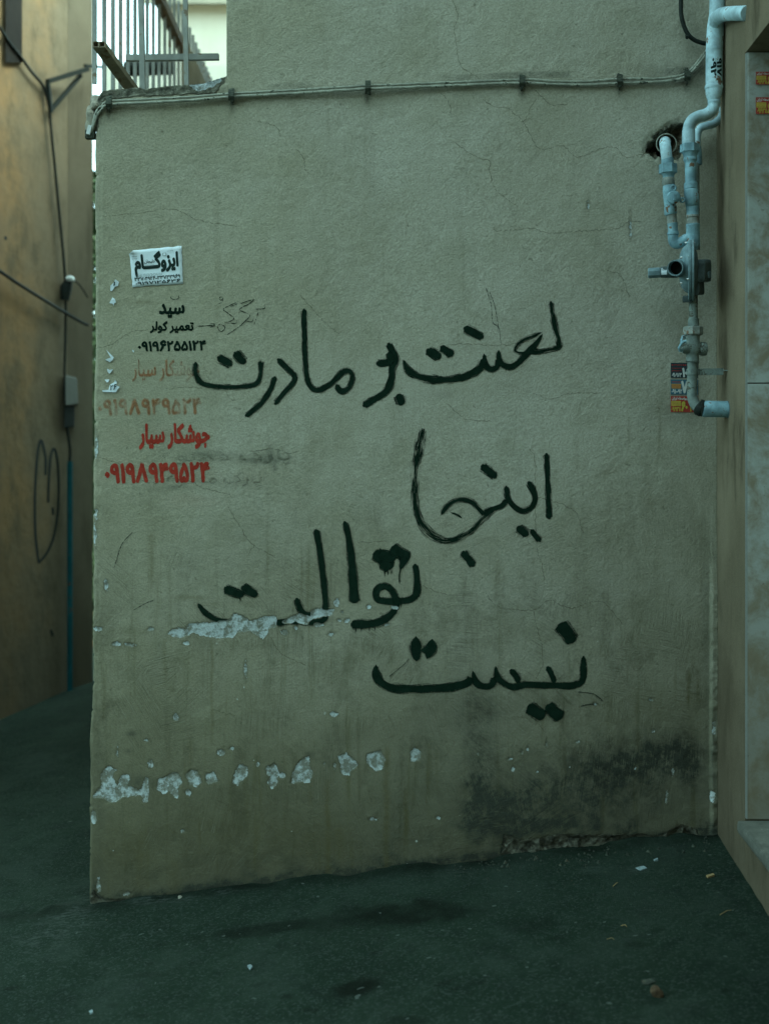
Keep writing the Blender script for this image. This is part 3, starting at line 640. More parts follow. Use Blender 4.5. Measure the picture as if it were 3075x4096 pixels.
# ------------------------------------------------------------------ brush strokes, scrawl and cracks (paint films following the wall)
def ribbon_mesh(name, strokes, mat, parent, lift=0.0011, step=3.0, across=5, jitter=0.0, wk=1.0):
    V, F_, UVs, dry, endd = [], [], [], [], []
    for si, (pts, wd, dr) in enumerate(strokes):
        pts = [tuple(p[:2]) + ((p[2],) if len(p) > 2 else (wd,)) for p in pts]
        c = cr(pts, step); n = len(c); L = [0.0]
        for i in range(1, n): L.append(L[-1] + math.hypot(c[i][0] - c[i - 1][0], c[i][1] - c[i - 1][1]))
        base = len(V); ph = random.uniform(0, 50)
        for i in range(n):
            t = c[min(i + 1, n - 1)] - c[max(i - 1, 0)]; l = math.hypot(t[0], t[1]) or 1; nx, ny = -t[1] / l, t[0] / l
            jx = (random.uniform(-1, 1) * jitter, random.uniform(-1, 1) * jitter)
            e = min(L[i], L[-1] - L[i])
            wdt = c[i][2] * wk * (0.94 + 0.06 * math.sin(L[i] / 17 + ph))
            for k in range(across):
                s = -1 + 2 * k / (across - 1)
                V.append((c[i][0] + jx[0] + nx * s * wdt / 2, c[i][1] + jx[1] + ny * s * wdt / 2, lift + si * 0.00012 + i * 0.000004))
                UVs.append((L[i] / S + ph, s)); dry.append(dr); endd.append(e / S)
        for i in range(n - 1):
            for k in range(across - 1):
                a = base + i * across + k; F_.append((a, a + 1, a + across + 1, a + across))
    return film(name, V, F_, mat, parent, UVs, dry, endd)
def film(name, V, F_, mat, parent, UVs=None, dry=None, endd=None):
    A = np.array(V, float); pe = peel_field(A[:, 0], A[:, 1]); h = relief(A[:, 0], A[:, 1])
    co = np.stack([(A[:, 0] - HX) / S, -h - A[:, 2], HC + (HY - A[:, 1]) / S], -1)
    me = bpy.data.meshes.new(name); me.from_pydata(co.tolist(), [], F_); me.materials.append(mat)
    a = me.attributes.new('peel', 'FLOAT', 'POINT'); a.data.foreach_set('value', pe.astype(np.float32))
    if UVs is not None:
        for nm, q in (('dry', dry), ('endd', endd)):
            a = me.attributes.new(nm, 'FLOAT', 'POINT'); a.data.foreach_set('value', np.array(q, np.float32))
        uv = me.uv_layers.new(name='UVMap'); li = np.empty(len(me.loops), np.int32); me.loops.foreach_get('vertex_index', li)
        uv.data.foreach_set('uv', np.array(UVs, np.float32)[li].reshape(-1))
    me.update(); o = bpy.data.objects.new(name, me); COL.objects.link(o); o.parent = parent
    return o
def B(ox, oy, s, L): return [(crop(ox, oy, s, [p[:2] + ((p[2] * s,) if len(p) > 2 else ()) for p in pts]) if False else [((ox + p[0] * s, oy + p[1] * s) + ((p[2] * s,) if len(p) > 2 else ())) for p in pts], wd * s, dr) for pts, wd, dr in L]

w1 = B(1400, 1150, .602, [
 ([(1330,92),(1342,170),(1362,270),(1386,362),(1380,398),(1320,414),(1250,428),(1190,426)], 40, .16),
 ([(1200,432),(1130,436),(1096,422),(1104,392),(1150,350),(1215,322),(1276,296,8)], 27, .22),
 ([(1276,310,12),(1225,385),(1160,452),(1095,515),(1050,528),(1010,508),(988,470),(985,418,26)], 44, .02),
 ([(985,470),(972,528),(935,543),(900,518),(888,440,20)], 44, .0),
 ([(885,470),(860,538),(780,582),(680,608),(560,612),(450,590),(385,548),(352,480,22)], 52, .10),
 ([(752,268),(885,334)], 60, .04), ([(508,410),(600,470)], 66, .04), ([(598,392),(684,450)], 60, .04)])
w2 = B(1400, 1150, .602, [
 ([(252,368),(284,430),(300,480),(280,540),(274,610),(245,680),(170,738),(84,788)], 50, .03),
 ([(172,505),(230,502),(285,488)], 52, .03), ([(262,425),(270,510)], 44, .03), ([(322,706),(342,784)], 64, .03)])
w3 = B(740, 1150, .4816, [
 ([(990,175),(990,300),(994,500),(1004,680),(1022,780),(1062,842),(1120,850),(1190,815),(1260,752),(1312,702),(1360,692),(1390,732),(1380,800),(1340,852),(1290,858),(1254,806)], 50, .05),
 ([(768,592),(850,670),(910,738),(890,800),(820,880),(745,972)], 50, .06),
 ([(750,738),(720,830),(650,940),(580,1010),(500,1070)], 50, .05),
 ([(632,605),(628,720),(590,800),(480,822),(350,825),(230,818),(150,800),(105,750),(86,690),(92,618)], 50, .10),
 ([(268,580),(396,642)], 84, .10), ([(412,535),(500,632)], 74, .12)])
w4 = B(1500, 1650, .5418, [
 ([(1262,298),(1270,450),(1275,600),(1282,788)], 44, .05),
 ([(1128,508),(1165,575),(1180,640),(1150,702),(1095,726),(1040,706),(1002,668),(975,620),(964,540)], 46, .05),
 ([(975,640),(930,690),(870,710),(800,745)], 46, .08),
 ([(486,756,26),(520,705),(570,660),(640,643),(710,660),(760,708),(806,756)], 40, .12),
 ([(870,712),(800,780),(720,860),(620,925),(530,945),(440,920,66),(360,850,66),(310,740,56),(292,620,54),(295,480,58),(312,320,66),(332,200,70),(350,118,72)], 46, .30),
 ([(784,388),(894,482)], 72, .05), ([(1046,842),(1128,908)], 72, .05), ([(1144,862),(1220,952)], 56, .05), ([(642,1024),(730,1136)], 66, .06),
 ([(555,738),(600,752),(640,780)], 16, .12)])
w5 = B(650, 2000, .6924, [
 ([(1458,368,30),(1468,450),(1466,535),(1430,574),(1350,582),(1255,578),(1232,545),(1245,508),(1290,498),(1330,530),(1352,590),(1332,648),(1265,698,50),(1180,716,52),(1086,720,54)], 42, .0),
 ([(1222,300),(1330,390)], 76, .0), ([(1258,360),(1320,395)], 70, .0), ([(1250,320),(1350,330)], 70, 0), ([(1318,276),(1426,340)], 76, .0), ([(1400,330,60),(1372,402,20)], 50, .0),
 ([(1283,395),(1282,442)], 7, 0), ([(1301,405),(1302,434)], 7, 0), ([(1322,400),(1322,432)], 7, 0), ([(1378,390),(1368,430),(1369,482)], 8, 0),
 ([(1051,122,32),(1075,220,40),(1090,330,46),(1100,450,56),(1108,596,66)], 40, .0),
 ([(886,168),(905,270),(925,420),(940,560),(940,645),(930,690),(870,706),(760,702),(652,712)], 38, .0),
 ([(774,565),(795,630),(830,662),(880,668)], 42, .06),
 ([(206,598,24),(250,652),(310,688),(390,708)], 34, .0),
 ([(356,508),(470,552)], 58, .04), ([(455,500),(548,552)], 58, .05), ([(450,560),(450,588)], 7, 0),
 ([(1117,730),(1115,768)], 7, 0), ([(1148,735),(1148,757)], 7, 0), ([(1195,730),(1195,758)], 7, 0), ([(1226,725),(1226,756)], 7, 0), ([(1376,590),(1376,622)], 7, 0)])
w6 = B(1400, 2400, .6623, [
 ([(1408,338,24),(1408,420),(1398,490),(1340,516),(1250,518),(1150,515),(1060,512),(990,526),(930,505),(890,465),(876,398,14)], 42, .0),
 ([(877,465),(850,515),(800,520),(760,495),(738,425,12)], 44, .0),
 ([(738,472),(680,508),(560,528),(400,534),(260,530),(190,500),(160,450),(157,388,16)], 54, .03),
 ([(966,420),(1003,460),(1014,505)], 40, .02), ([(1188,402),(1215,450),(1234,505)], 36, .02),
 ([(1262,142),(1350,256)], 92, .0), ([(1072,640),(1172,712)], 84, .0), ([(1182,640),(1280,712)], 84, .0),
 ([(398,216,14),(396,280,78),(402,366,30)], 60, .0), ([(496,232,20),(486,290,84),(462,352,20)], 60, .02), ([(430,300),(480,300)], 40, 0)])
for s, lab in ((w1, 'long first word at the upper right of the black handwriting'), (w2, 'short second word with one dot below it'), (w3, 'upper left word of the handwriting with a tall upright'),
               (w4, 'middle right word with a big sweeping curve'), (w5, 'dripping word with two tall uprights cut by white peeled plaster'), (w6, 'lowest word of the handwriting')):
    ribbon_mesh('painted_word', s, M_BRUSH, WALL, wk=1.32)['label'] = lab
sc = B(380, 950, .4335, [([(1165,545),(1148,562),(1165,580),(1182,562),(1165,545)],10,0),([(1182,565),(1175,595),(1142,612)],8,0),([(1320,592),(1250,625),(1185,662),(1230,700),(1278,738),(1270,765),(1195,785)],9,0),
 ([(1195,785),(1250,790),(1300,792),(1312,765)],9,0),([(1130,820),(1150,860),(1180,862),(1200,828),(1160,800),(1130,820)],9,0),([(950,818),(1020,815),(1110,806)],10,0),([(1058,788),(1112,806),(1062,828)],10,0),
 ([(1478,556),(1440,602),(1338,665),(1428,715),(1390,770),(1310,840),(1220,898)],10,0),([(1345,612),(1400,590),(1475,570)],8,0),([(1395,770),(1450,778),(1465,738)],8,0),([(1510,690),(1490,750),(1470,805)],8,0),([(1475,662),(1565,656),(1565,618)],9,0),([(1402,842),(1408,860)],9,0),([(1250,640),(1320,610)],8,0),
 ([(698,530),(705,562),(740,572),(772,560),(772,522)],8,0),([(730,545),(740,570)],6,0)]) \
 + B(1400, 1150, .602, [([(900,0),(935,120),(945,230),(985,270),(998,370)],6,.3),([(920,20),(960,130),(985,280)],5,.3)]) \
 + B(1400, 2400, .6623, [([(1375,556),(1440,562),(1480,572),(1525,612)],10,.1),([(1390,642),(1440,630),(1500,625)],9,.2),([(355,350),(320,390),(230,465)],8,.3)]) \
 + [([(532, 2128), (490, 2175), (468, 2240), (458, 2270)], 4, 0), ([(535, 2440), (590, 2410), (620, 2400)], 4, 0)]
ribbon_mesh('charcoal_scrawl', [(p, w_ * 1.1, d) for p, w_, d in sc], M_CHAR, WALL, across=3)['label'] = 'thin sketchy charcoal zigzags and an arrow'

CR = [c for c in (
 crop(1025,0,.617,[(1265,-80),(1270,0),(1305,90),(1282,180),(1295,290),(1320,420),(1380,470),(1440,510)]), crop(1025,0,.617,[(0,775),(40,800),(75,800),(140,835),(155,880)]),
 crop(1025,0,.617,[(1180,590),(1235,650),(1265,740)]), crop(1025,0,.617,[(1290,925),(1380,995),(1450,1030),(1515,1050),(1500,1110)]), crop(1025,0,.617,[(240,960),(300,1010),(320,1100),(350,1130)]),
 crop(1700,250,.7225,[(310,200),(390,250),(450,250),(545,335),(600,440),(650,480),(760,460),(840,525),(960,480),(1050,470),(1110,525),(1230,500)]), crop(1700,250,.7225,[(545,335),(590,240),(620,200)]),
 crop(1700,250,.7225,[(600,150),(690,230),(790,235)]), crop(1700,250,.7225,[(380,910),(400,935),(590,920),(680,945),(830,935),(1050,920),(1130,880),(1200,885)]), crop(1700,250,.7225,[(345,570),(380,690),(440,750),(520,800)]),
 crop(1700,250,.7225,[(1000,1150),(1080,1180),(1130,1300)]), crop(1700,250,.7225,[(750,742),(840,730)]),
 crop(380,1400,.4937,[(0,870),(100,890),(190,920),(260,985),(330,1020),(400,1060),(470,1080),(600,1040),(700,1055),(780,1065),(860,1115),(960,1140),(1070,1165),(1110,1200)]),
 crop(340,1900,.638,[(895,190),(940,270),(975,320),(1010,385),(1060,440),(1160,500),(1200,510)]), crop(340,1900,.638,[(1060,440),(1020,510)]),
 crop(380,1400,.4937,[(1260,820),(1440,800),(1530,820),(1580,840),(1650,810)]), crop(380,1400,.4937,[(560,320),(720,300),(870,310)]), crop(380,1400,.4937,[(1060,330),(1085,390),(1150,415)]),
 crop(1400,2400,.6623,[(820,-40),(850,0),(910,45),(1110,60),(1200,0),(1330,50),(1500,5),(1580,70),(1650,150)]), crop(1400,2400,.6623,[(1110,60),(1125,160),(1155,270),(1160,400),(1120,480)]),
 crop(650,2000,.6924,[(1490,490),(1560,520),(1660,550)]), crop(1500,1650,.5418,[(1135,250),(1180,370),(1180,700),(1190,1000),(1230,1130),(1250,1280)]), crop(1400,2400,.6623,[(1130,740),(1180,810),(1180,870)]),
 crop(1400,1150,.602,[(1210,700),(1330,740),(1450,705),(1650,700)]), crop(1400,1150,.602,[(640,770),(745,860),(800,880),(950,890)]), crop(340,1900,.638,[(1160,1020),(1220,1110),(1310,1160),(1390,1200)]),
 crop(340,1900,.638,[(780,1465),(870,1490),(960,1505)]), crop(2675,2600,.4975,[(352,100),(350,180),(345,330),(345,500),(370,640),(375,900)]), [(400, 868), (560, 850), (690, 835), (800, 880), (960, 905)], [(370, 1395), (440, 1380), (520, 1330), (600, 1318)],
 crop(650,2000,.6924,[(1130,245),(1230,240),(1300,235)]), crop(1400,1150,.602,[(660,380),(800,375),(1000,385),(1300,340)]), [(1200,1180),(1300,1290),(1360,1340)], [(2130,1980),(2290,2040),(2330,2130)])]
for c in CR: ribbon_mesh('crack', [(c, 3.9, .0)], M_CRACK, WALL, lift=0.0007, step=8, across=3, jitter=3.0)

# ------------------------------------------------------------------ lettering from the built-in font
_J = {'ا':(0xFE8D,0xFE8E),'آ':(0xFE81,0xFE82),'د':(0xFEA9,0xFEAA),'ر':(0xFEAD,0xFEAE),'ز':(0xFEAF,0xFEB0),'و':(0xFEED,0xFEEE),
 'ب':0xFE8F,'ت':0xFE95,'ج':0xFE9D,'ح':0xFEA1,'خ':0xFEA5,'س':0xFEB1,'ش':0xFEB5,'ط':0xFEC1,'ظ':0xFEC5,'ع':0xFEC9,'ف':0xFED1,'ق':0xFED5,'ک':0xFB8E,'گ':0xFB92,'ل':0xFEDD,'م':0xFEE1,'ن':0xFEE5,'ه':0xFEE9,'ی':0xFBFC,'پ':0xFB56}
def shape(t):
    out = []
    for i, ch in enumerate(t):
        if ch == 'ـ': out.append(ch); continue
        if ch not in _J: out.append(ch); continue
        prv = t[i - 1] if i else ' '; nxt = t[i + 1] if i + 1 < len(t) else ' '
        pj = prv == 'ـ' or (prv in _J and not isinstance(_J[prv], tuple)); nj = nxt in _J or nxt == 'ـ'
        if isinstance(_J[ch], tuple): out.append(chr(_J[ch][1 if pj else 0]))
        else: out.append(chr(_J[ch] + ((3 if nj else 1) if pj else (2 if nj else 0))))
    return ''.join(reversed(out))
def _flat_glyph(txt):
    c = bpy.data.curves.new('t', 'FONT'); c.body = txt; c.size = 1; c.resolution_u = 4
    o = bpy.data.objects.new('t', c); COL.objects.link(o); bpy.context.view_layer.update()
    me = bpy.data.meshes.new_from_object(o.evaluated_get(bpy.context.evaluated_depsgraph_get()))
    v = np.array([x.co[:2] for x in me.vertices]).reshape(-1, 2); f = [tuple(p.vertices) for p in me.polygons]
    bpy.data.objects.remove(o); bpy.data.curves.remove(c); bpy.data.meshes.remove(me); return v, f
def _digits(txt):
    """Persian digits one by one: eight is seven turned over, six is drawn with a pen"""
    vs, fs, x, n = [], [], 0.0, 0
    for ch in txt:
        if ch == '۶':
            v, f = [], []
            for pts in ([(.40,.60),(.30,.69),(.16,.64),(.11,.52),(.18,.43),(.30,.42),(.42,.45)], [(.24,.43),(.20,.28),(.12,.12),(.06,0)]):
                c = cr(pts, .03); b = len(v)
                for i, p in enumerate(c):
                    t = c[min(i + 1, len(c) - 1)] - c[max(i - 1, 0)]; l = math.hypot(*t) or 1
                    for sg in (-.05, .05): v.append((p[0] - t[1] / l * sg, p[1] + t[0] / l * sg))
                f += [(b + 2 * i, b + 2 * i + 1, b + 2 * i + 3, b + 2 * i + 2) for i in range(len(c) - 1)]
            v = np.array(v)
        else:
            v, f = _flat_glyph('۷' if ch == '۸' else ch)
            if ch == '۸': v = v * (1, -1) + (0, .70); f = [tuple(reversed(q)) for q in f]
        v = v - (v[:, 0].min(), 0); wd = v[:, 0].max()
        vs.append(v + (x, 0)); fs += [tuple(i + n for i in q) for q in f]; n += len(v); x += wd + .10
    return np.concatenate(vs), fs
def glyphs(txt, offset=0.0, rtl=True):
    v, f = _flat_glyph(shape(txt)) if rtl else _digits(txt)
    if offset > 0 and len(v):
        n = len(v); k = 7; vs = [v + offset * np.array((math.cos(2 * math.pi * i / k), math.sin(2 * math.pi * i / k))) for i in range(k)]
        f = [tuple(a + n * i for a in q) for i in range(k) for q in f]; v = np.concatenate(vs); lay = np.repeat(np.arange(k), n)
    else: lay = np.zeros(len(v))
    glyphs.layer = lay
    v = (v - v.min(0)) / (v.max(0) - v.min(0)); return v, f
def stencil(name, txt, quad, mat, parent, offset, rtl=True, lift=0.0009, shaky=1.5):
    """quad in pixels: top-left, top-right, bottom-right, bottom-left"""
    v, f = glyphs(txt, offset, rtl); a, b, c, d = [np.array(q, float) for q in quad]
    s, t = v[:, :1], 1 - v[:, 1:]
    p = (a * (1 - s) + b * s) * (1 - t) + (d * (1 - s) + c * s) * t
    p[:, 0] += vnoise(p[:, 0] / 9, p[:, 1] / 9, 5, 2) * shaky * 2; p[:, 1] += vnoise(p[:, 0] / 9 + 50, p[:, 1] / 9, 6, 2) * shaky * 2
    lay = glyphs.layer; return film(name, [(q[0], q[1], lift + lay[i] * 0.00003) for i, q in enumerate(p)], f, mat, parent)
def rq(x0, y0, x1, y1, sl=0.0): return [(x0, y0), (x1, y0 + sl), (x1, y1 + sl), (x0, y1)]
stencil('stencilled_word', 'سید', rq(636, 1214, 740, 1272), M_STBLK, WALL, 0.05)['label'] = 'black stencilled name above the repair line'
stencil('stencilled_word', 'تعمیر کولر', rq(600, 1284, 776, 1334), M_STBLK, WALL, 0.05)['label'] = 'black stencilled repair notice'
stencil('stencilled_number', '۰۹۱۹۶۲۵۵۱۲۴', rq(552, 1362, 826, 1408, -4), M_STBLK, WALL, 0.045, False)['label'] = 'black stencilled telephone number'
stencil('stencilled_word', 'جوشکار سیار', rq(528, 1438, 800, 1528, -2), M_STFADE, WALL, 0.03)['label'] = 'faded orange stencilled words'
stencil('stencilled_number', '۰۹۱۹۸۹۴۹۵۲۴', rq(392, 1592, 808, 1666, -6), M_STFADE, WALL, 0.045, False)['label'] = 'faded orange stencilled telephone number'
stencil('stencilled_word', 'جوشکار سیار', rq(556, 1694, 840, 1800, -4), M_STRED, WALL, 0.055)['label'] = 'bright red stencilled words'
stencil('stencilled_number', '۰۹۱۹۸۹۴۹۵۲۴', rq(420, 1850, 840, 1936, -6), M_STRED, WALL, 0.05, False)['label'] = 'bright red stencilled telephone number'

stencil('ghost_lettering', 'پارک ممنوع', rq(640, 1795, 1165, 1872, -4), M_SMUDGE, WALL, 0.04, shaky=5)['label'] = 'almost vanished grey stencilled words, upper line'
stencil('ghost_lettering', 'پارک ممنوع', rq(660, 1888, 1050, 1962, -4), M_SMUDGE, WALL, 0.04, shaky=5)['label'] = 'almost vanished grey stencilled words, lower line'

# ------------------------------------------------------------------ poster, scraps and stickers
def sheet(name, poly, mat, thick=0.0016, lift=0.0015, parent=None, curl=0.0, base_off=0.0, wall=True):
    """a sheet of paper with its own thickness, lying on the wall (poly in pixels)"""
    m = MB(); n = len(poly); A = np.array(poly, float); h = relief(A[:, 0], A[:, 1]) if wall else A[:, 0] * 0
    fr = [P(p[0], p[1], base_off + h[i] + lift + thick + (curl * random.random())) for i, p in enumerate(poly)]
    bk = [P(p[0], p[1], base_off + h[i] + lift) for i, p in enumerate(poly)]
    base = len(m.v); m.v += [tuple(q) for q in fr + bk]
    m.f.append(tuple(range(n))); m.f.append(tuple(reversed(range(n, 2 * n)))); m.sm += [False] * 2
    for i in range(n): m.f.append((i, n + i, n + (i + 1) % n, (i + 1) % n)); m.sm.append(False)
    return m.build(name, mat, parent)
def print_on(name, quad, items, parent, off, follow=False):
    """flat print lying on a sheet: items (kind, args, quad fractions, material)"""
    a, b, c, d = [np.array(q, float) for q in quad]
    for k, (kind, arg, box, mat, bold) in enumerate(items):
        if kind == 'text': v, f = glyphs(arg, bold)
        elif kind == 'num': v, f = glyphs(arg, bold, False)
        elif kind == 'box': v = np.array([(0, 0), (1, 0), (1, 1), (0, 1)], float); f = [(0, 1, 2, 3)]
        else:   # lines of print too small to read
            vs, f = [], []
            for r in range(arg):
                x = 0.0; g = random.Random(r + k * 7)
                while x < 1:
                    wd = g.uniform(.04, .12); y = 1 - (r + .3) / arg; hh = .4 / arg * g.uniform(.6, 1.2); n = len(vs)
                    vs += [(x, y - hh), (min(1, x + wd), y - hh * .8), (min(1, x + wd * .9), y), (x + wd * .1, y)]; f.append((n, n + 1, n + 2, n + 3)); x += wd + g.uniform(.015, .04)
            v = np.array(vs)
        x0, y0, x1, y1 = box
        s = x0 + v[:, :1] * (x1 - x0); t = y0 + (1 - v[:, 1:]) * (y1 - y0)
        p = (a * (1 - s) + b * s) * (1 - t) + (d * (1 - s) + c * s) * t
        o_ = off + 0.0004 + k * 0.00025; lay = glyphs.layer if kind in ('text', 'num') else np.zeros(len(v))
        rl_ = relief(p[:, 0], p[:, 1]) if follow else np.zeros(len(p))
        m = MB(); m.v = [tuple(P(q[0], q[1], rl_[i] + o_ + lay[i] * 0.00002)) for i, q in enumerate(p)]; m.f = f; m.sm = [False] * len(f)
        ob = m.build({'text': 'lettering', 'num': 'number_print', 'box': 'colour_block', 'lines': 'small_print'}[kind], mat, parent)
        if kind == 'lines': ob['kind'] = 'stuff'
PQ = [(517, 1003), (727, 984), (733, 1134), (532, 1149)]
relp = float(relief(np.array([625.0]), np.array([1067.0]))[0])
n_ = 12; m = MB(); gq = [np.array(q, float) for q in PQ]; vs_, fs_ = [], []
for j in range(n_ + 1):
    for i in range(n_ + 1):
        s, t = i / n_, j / n_; q = (gq[0] * (1 - s) + gq[1] * s) * (1 - t) + (gq[3] * (1 - s) + gq[2] * s) * t
        e = min(s, 1 - s, t, 1 - t)
        q = q + (rng.uniform(-1.6, 1.6, 2) if e == 0 else 0)
        cu = 0.012 * max(0, 1 - math.hypot(s, t) / 0.16) ** 1.3
        wr = 0.0006 * math.sin(s * 19 + t * 7) * math.sin(t * 15)
        vs_.append(tuple(P(q[0] + (10 if cu > .008 else 0), q[1] + (8 if cu > .008 else 0), float(relief(q[0], q[1])) + 0.0022 + cu + wr * .6)))
for j in range(n_):
    for i in range(n_): a = j * (n_ + 1) + i; fs_.append((a, a + n_ + 1, a + n_ + 2, a + 1))
m.v = vs_; m.f = fs_; m.sm = [True] * len(fs_)
poster = m.build('poster', M_PAPER, None, sharp=False)
sol = poster.modifiers.new('thickness', 'SOLIDIFY'); sol.thickness = 0.0006; sol.offset = 0
own_origin(poster); tag(poster, 'white paper notice with bold black print and a curled corner, pasted at upper left', 'poster')
print_on('lettering', PQ, [('text', 'ایزوگـــام', (.07, .07, .93, .74), M_INK, .055), ('num', '۳۳۷۰۴۹۲۶-۳۳۷۳۳۹۶۹', (.05, .735, .95, .845), M_INK, .03), ('num', '۰۹۱۹۷۱۳۵۶۳۶', (.06, .86, .95, .955), M_INK, .03),
    ('text', 'دلیجان', (.27, .28, .47, .40), M_INK, .02), ('lines', 2, (.27, .42, .45, .48), M_GINK, 0), ('lines', 3, (.10, .66, .60, .735), M_GINK, 0), ('lines', 1, (.72, .08, .84, .13), M_GINK, 0), ('lines', 2, (.04, .14, .14, .27), M_GINK, 0), ('box', 0, (.63, .14, .70, .22), M_GINK, 0), ('box', 0, (.64, .15, .69, .21), M_PAPER, 0)], poster, 0.0031, True)
SCR = crop(0, 900, .5418, [(0, 0)])
scraps = [
 ('torn paper scrap with a dark mark left of the poster', crop(380,950,.4335,[(190,385),(222,410),(215,445),(185,455),(160,495),(142,490),(145,445),(170,420)])),
 ('star-shaped torn paper scrap below the marked scrap', crop(380,950,.4335,[(165,552),(188,570),(195,600),(178,608),(176,630),(164,610),(135,605),(148,580)])),
 ('long forked white paper scrap beside the faded orange words', crop(380,950,.4335,[(105,1035),(135,1065),(175,1105),(165,1130),(140,1150),(95,1128),(130,1112),(148,1108)])),
 ('arrow-shaped white paper scrap under the forked scrap', crop(380,950,.4335,[(112,1210),(140,1222),(170,1215),(150,1245),(135,1258),(120,1240)])),
 ('tiny triangular paper scrap above the ragged printed scrap', crop(380,1400,.4937,[(80,240),(118,238),(110,260),(98,264)])),
 ('ragged paper scrap with remains of black print', crop(380,1400,.4937,[(60,325),(110,322),(125,280),(155,262),(165,240),(178,258),(175,285),(202,300),(185,318),(172,342),(65,340)])),
 ('little white paper fleck near the black telephone number', crop(380,950,.4335,[(345,1035),(362,1045),(360,1062),(348,1050)])),
]
for lab, poly in scraps:
    o = own_origin(sheet('paper_scrap', poly, M_PAPER, curl=0.003)); tag(o, lab, 'paper scrap', 'torn paper scraps at the left of the wall')
    if 'dark mark' in lab:
        q = crop(380,950,.4335,[(176,405),(188,408),(186,440),(172,450)]); print_on('print', q, [('box', 0, (0, 0, 1, 1), M_INK, 0)], o, 0.0085)
    if 'remains' in lab:
        q = crop(380,1400,.4937,[(128,275),(176,268),(178,320),(122,328)]); print_on('print', q, [('num', '۲۶', (0, .1, 1, 1), M_INK, .03)], o, 0.0085)

def sticker(label, x0, y0, x1, y1, mat, items, off=0.0):
    rl = float(relief(np.array([x0]), np.array([y0]))[0]) if off == 0 else 0
    q = [(x0, y0), (x1, y0 + 1), (x1, y1 + 1), (x0, y1)]
    m = MB(); fr = [P(a, b, off + rl + .0035) for a, b in q]; bk = [P(a, b, off + rl + .0015) for a, b in q]
    m.hexa([bk[3], bk[2], fr[2], fr[3], bk[0], bk[1], fr[1], fr[0]])
    o = m.build('sticker', mat); own_origin(o); tag(o, label, 'sticker', 'advertising stickers by the gas pipes')
    print_on('lettering', q, items, o, off + rl + .0036); return o
sticker('dark navy sticker with red lines and white digits behind the lower pipe', 2681, 1451, 2790, 1511, M_SNAVY,
        [('lines', 1, (.03, .05, .64, .24), M_REDI, 0), ('lines', 2, (.04, .28, .40, .62), M_REDI, 0), ('num', '۰۹۱۰۹۷۳', (.04, .66, .40, .96), M_WHITE, .04), ('num', '۱۰', (.42, .32, .62, .97), M_WHITE, .06), ('num', '۱', (.84, .4, .9, .97), M_WHITE, .05)])
sticker('blue sticker with a large white digit, middle of the stack behind the pipe', 2681, 1518, 2790, 1578, M_SBLUE,
        [('lines', 1, (.05, .07, .38, .24), M_REDI, 0), ('box', 0, (.02, .28, .38, .60), M_SORG, 0), ('lines', 2, (.06, .32, .36, .56), M_REDI, 0), ('num', '۰۹۱۰۰۹۲', (.03, .64, .42, .95), M_WHITE, .04), ('num', '۷', (.38, .06, .64, .95), M_WHITE, .06), ('num', '۷', (.86, .3, .98, .8), M_WHITE, .05)])
sticker('red sticker with yellow digits, lowest of the stack behind the pipe', 2681, 1584, 2790, 1648, M_SRED,
        [('text', 'بیواسطه ارزان', (.04, .04, .62, .27), M_WHITE, .03), ('box', 0, (.02, .31, .37, .62), M_YEL, 0), ('lines', 3, (.04, .34, .35, .60), M_SRED, 0), ('num', '۰۹۱۹۳۱۱', (.03, .66, .36, .96), M_YEL, .04), ('num', '۶۰', (.38, .32, .62, .97), M_YEL, .06), ('num', '۱', (.70, .55, .76, .97), M_YEL, .05)])

# ------------------------------------------------------------------ cable with clips along the wall
cab = empty('wall_cable', P(1600, 340, 0), 'pair of thin grimy conduits clipped along the top of the wall', 'cable')
for dy, wd, o_, y2 in ((-7, 10, .013, 0), (6, 11, .015, 4)):
    pl = [(362,540+dy),(372,505+dy),(388,455+dy*1.5),(410,430+dy),(437,413+dy),(600,404+dy),(780,394+dy),(930,381+dy),(1140,370+dy),(1300,360+dy),(1470,350+dy),(1600,345+dy),(1800,337+dy),(2088,326+dy),(2200,331+dy),(2330,334+dy),(2478,323+dy+y2),(2620,322+dy),(2700,314+dy),(2745,298+dy),(2780,265+dy),(2820,215+dy),(2860,185+dy)]
    c = cr([p + (o_ if p[0] > 400 else .006 if p[0] > 370 else -.01,) for p in pl], 14)
    MB().tube([P(p[0] + random.uniform(-.4, .4), p[1] + random.uniform(-.8, .8), p[2]) for p in c], wd / 2 / S, 8).build('conduit', M_CABLE, cab)
for cx, cy in ((437,412),(926,382),(1472,350),(2088,327),(2478,323),(2747,303)):
    m = MB(); path = [P(cx, cy - 26, .003), P(cx, cy - 20, .022), P(cx, cy - 10, .026), P(cx, cy + 10, .027), P(cx, cy + 20, .022), P(cx, cy + 27, .003)]
    for i in range(5): m.bar(path[i], path[i + 1], 23 / S, .004, (0, -1, 0))
    m.tube([P(cx, cy + 21, .018), P(cx, cy + 21, .029)], 5.5 / S, 8)
    m.tube([P(cx - 11, cy + 4, .02), P(cx + 11, cy + 4, .02)], 15 / S, 8)
    m.build('clip', M_CLIP, cab)
mb = MB().box(P(363, 540, -.012), (.034, .03, .03)); mb.build('end_box', M_CLIP, cab)
MB().box(P(358, 520, .006), (.014, .012, .034), Matrix.Rotation(.25, 3, 'Y')).build('tape', M_WHITE, cab)
hz = cr([p + (.03,) for p in crop(2475, 0, .3612, [(690,-160),(684,0),(686,150),(712,275),(765,385),(845,450),(960,482),(1080,480)])], 8)
o = MB().tube([P(p[0], p[1], p[2]) for p in hz], 8.5 / S, 12).build('black_hose', M_BLACK); own_origin(o)
tag(o, 'thick black hose looping down behind the pale pipe at top right', 'hose')
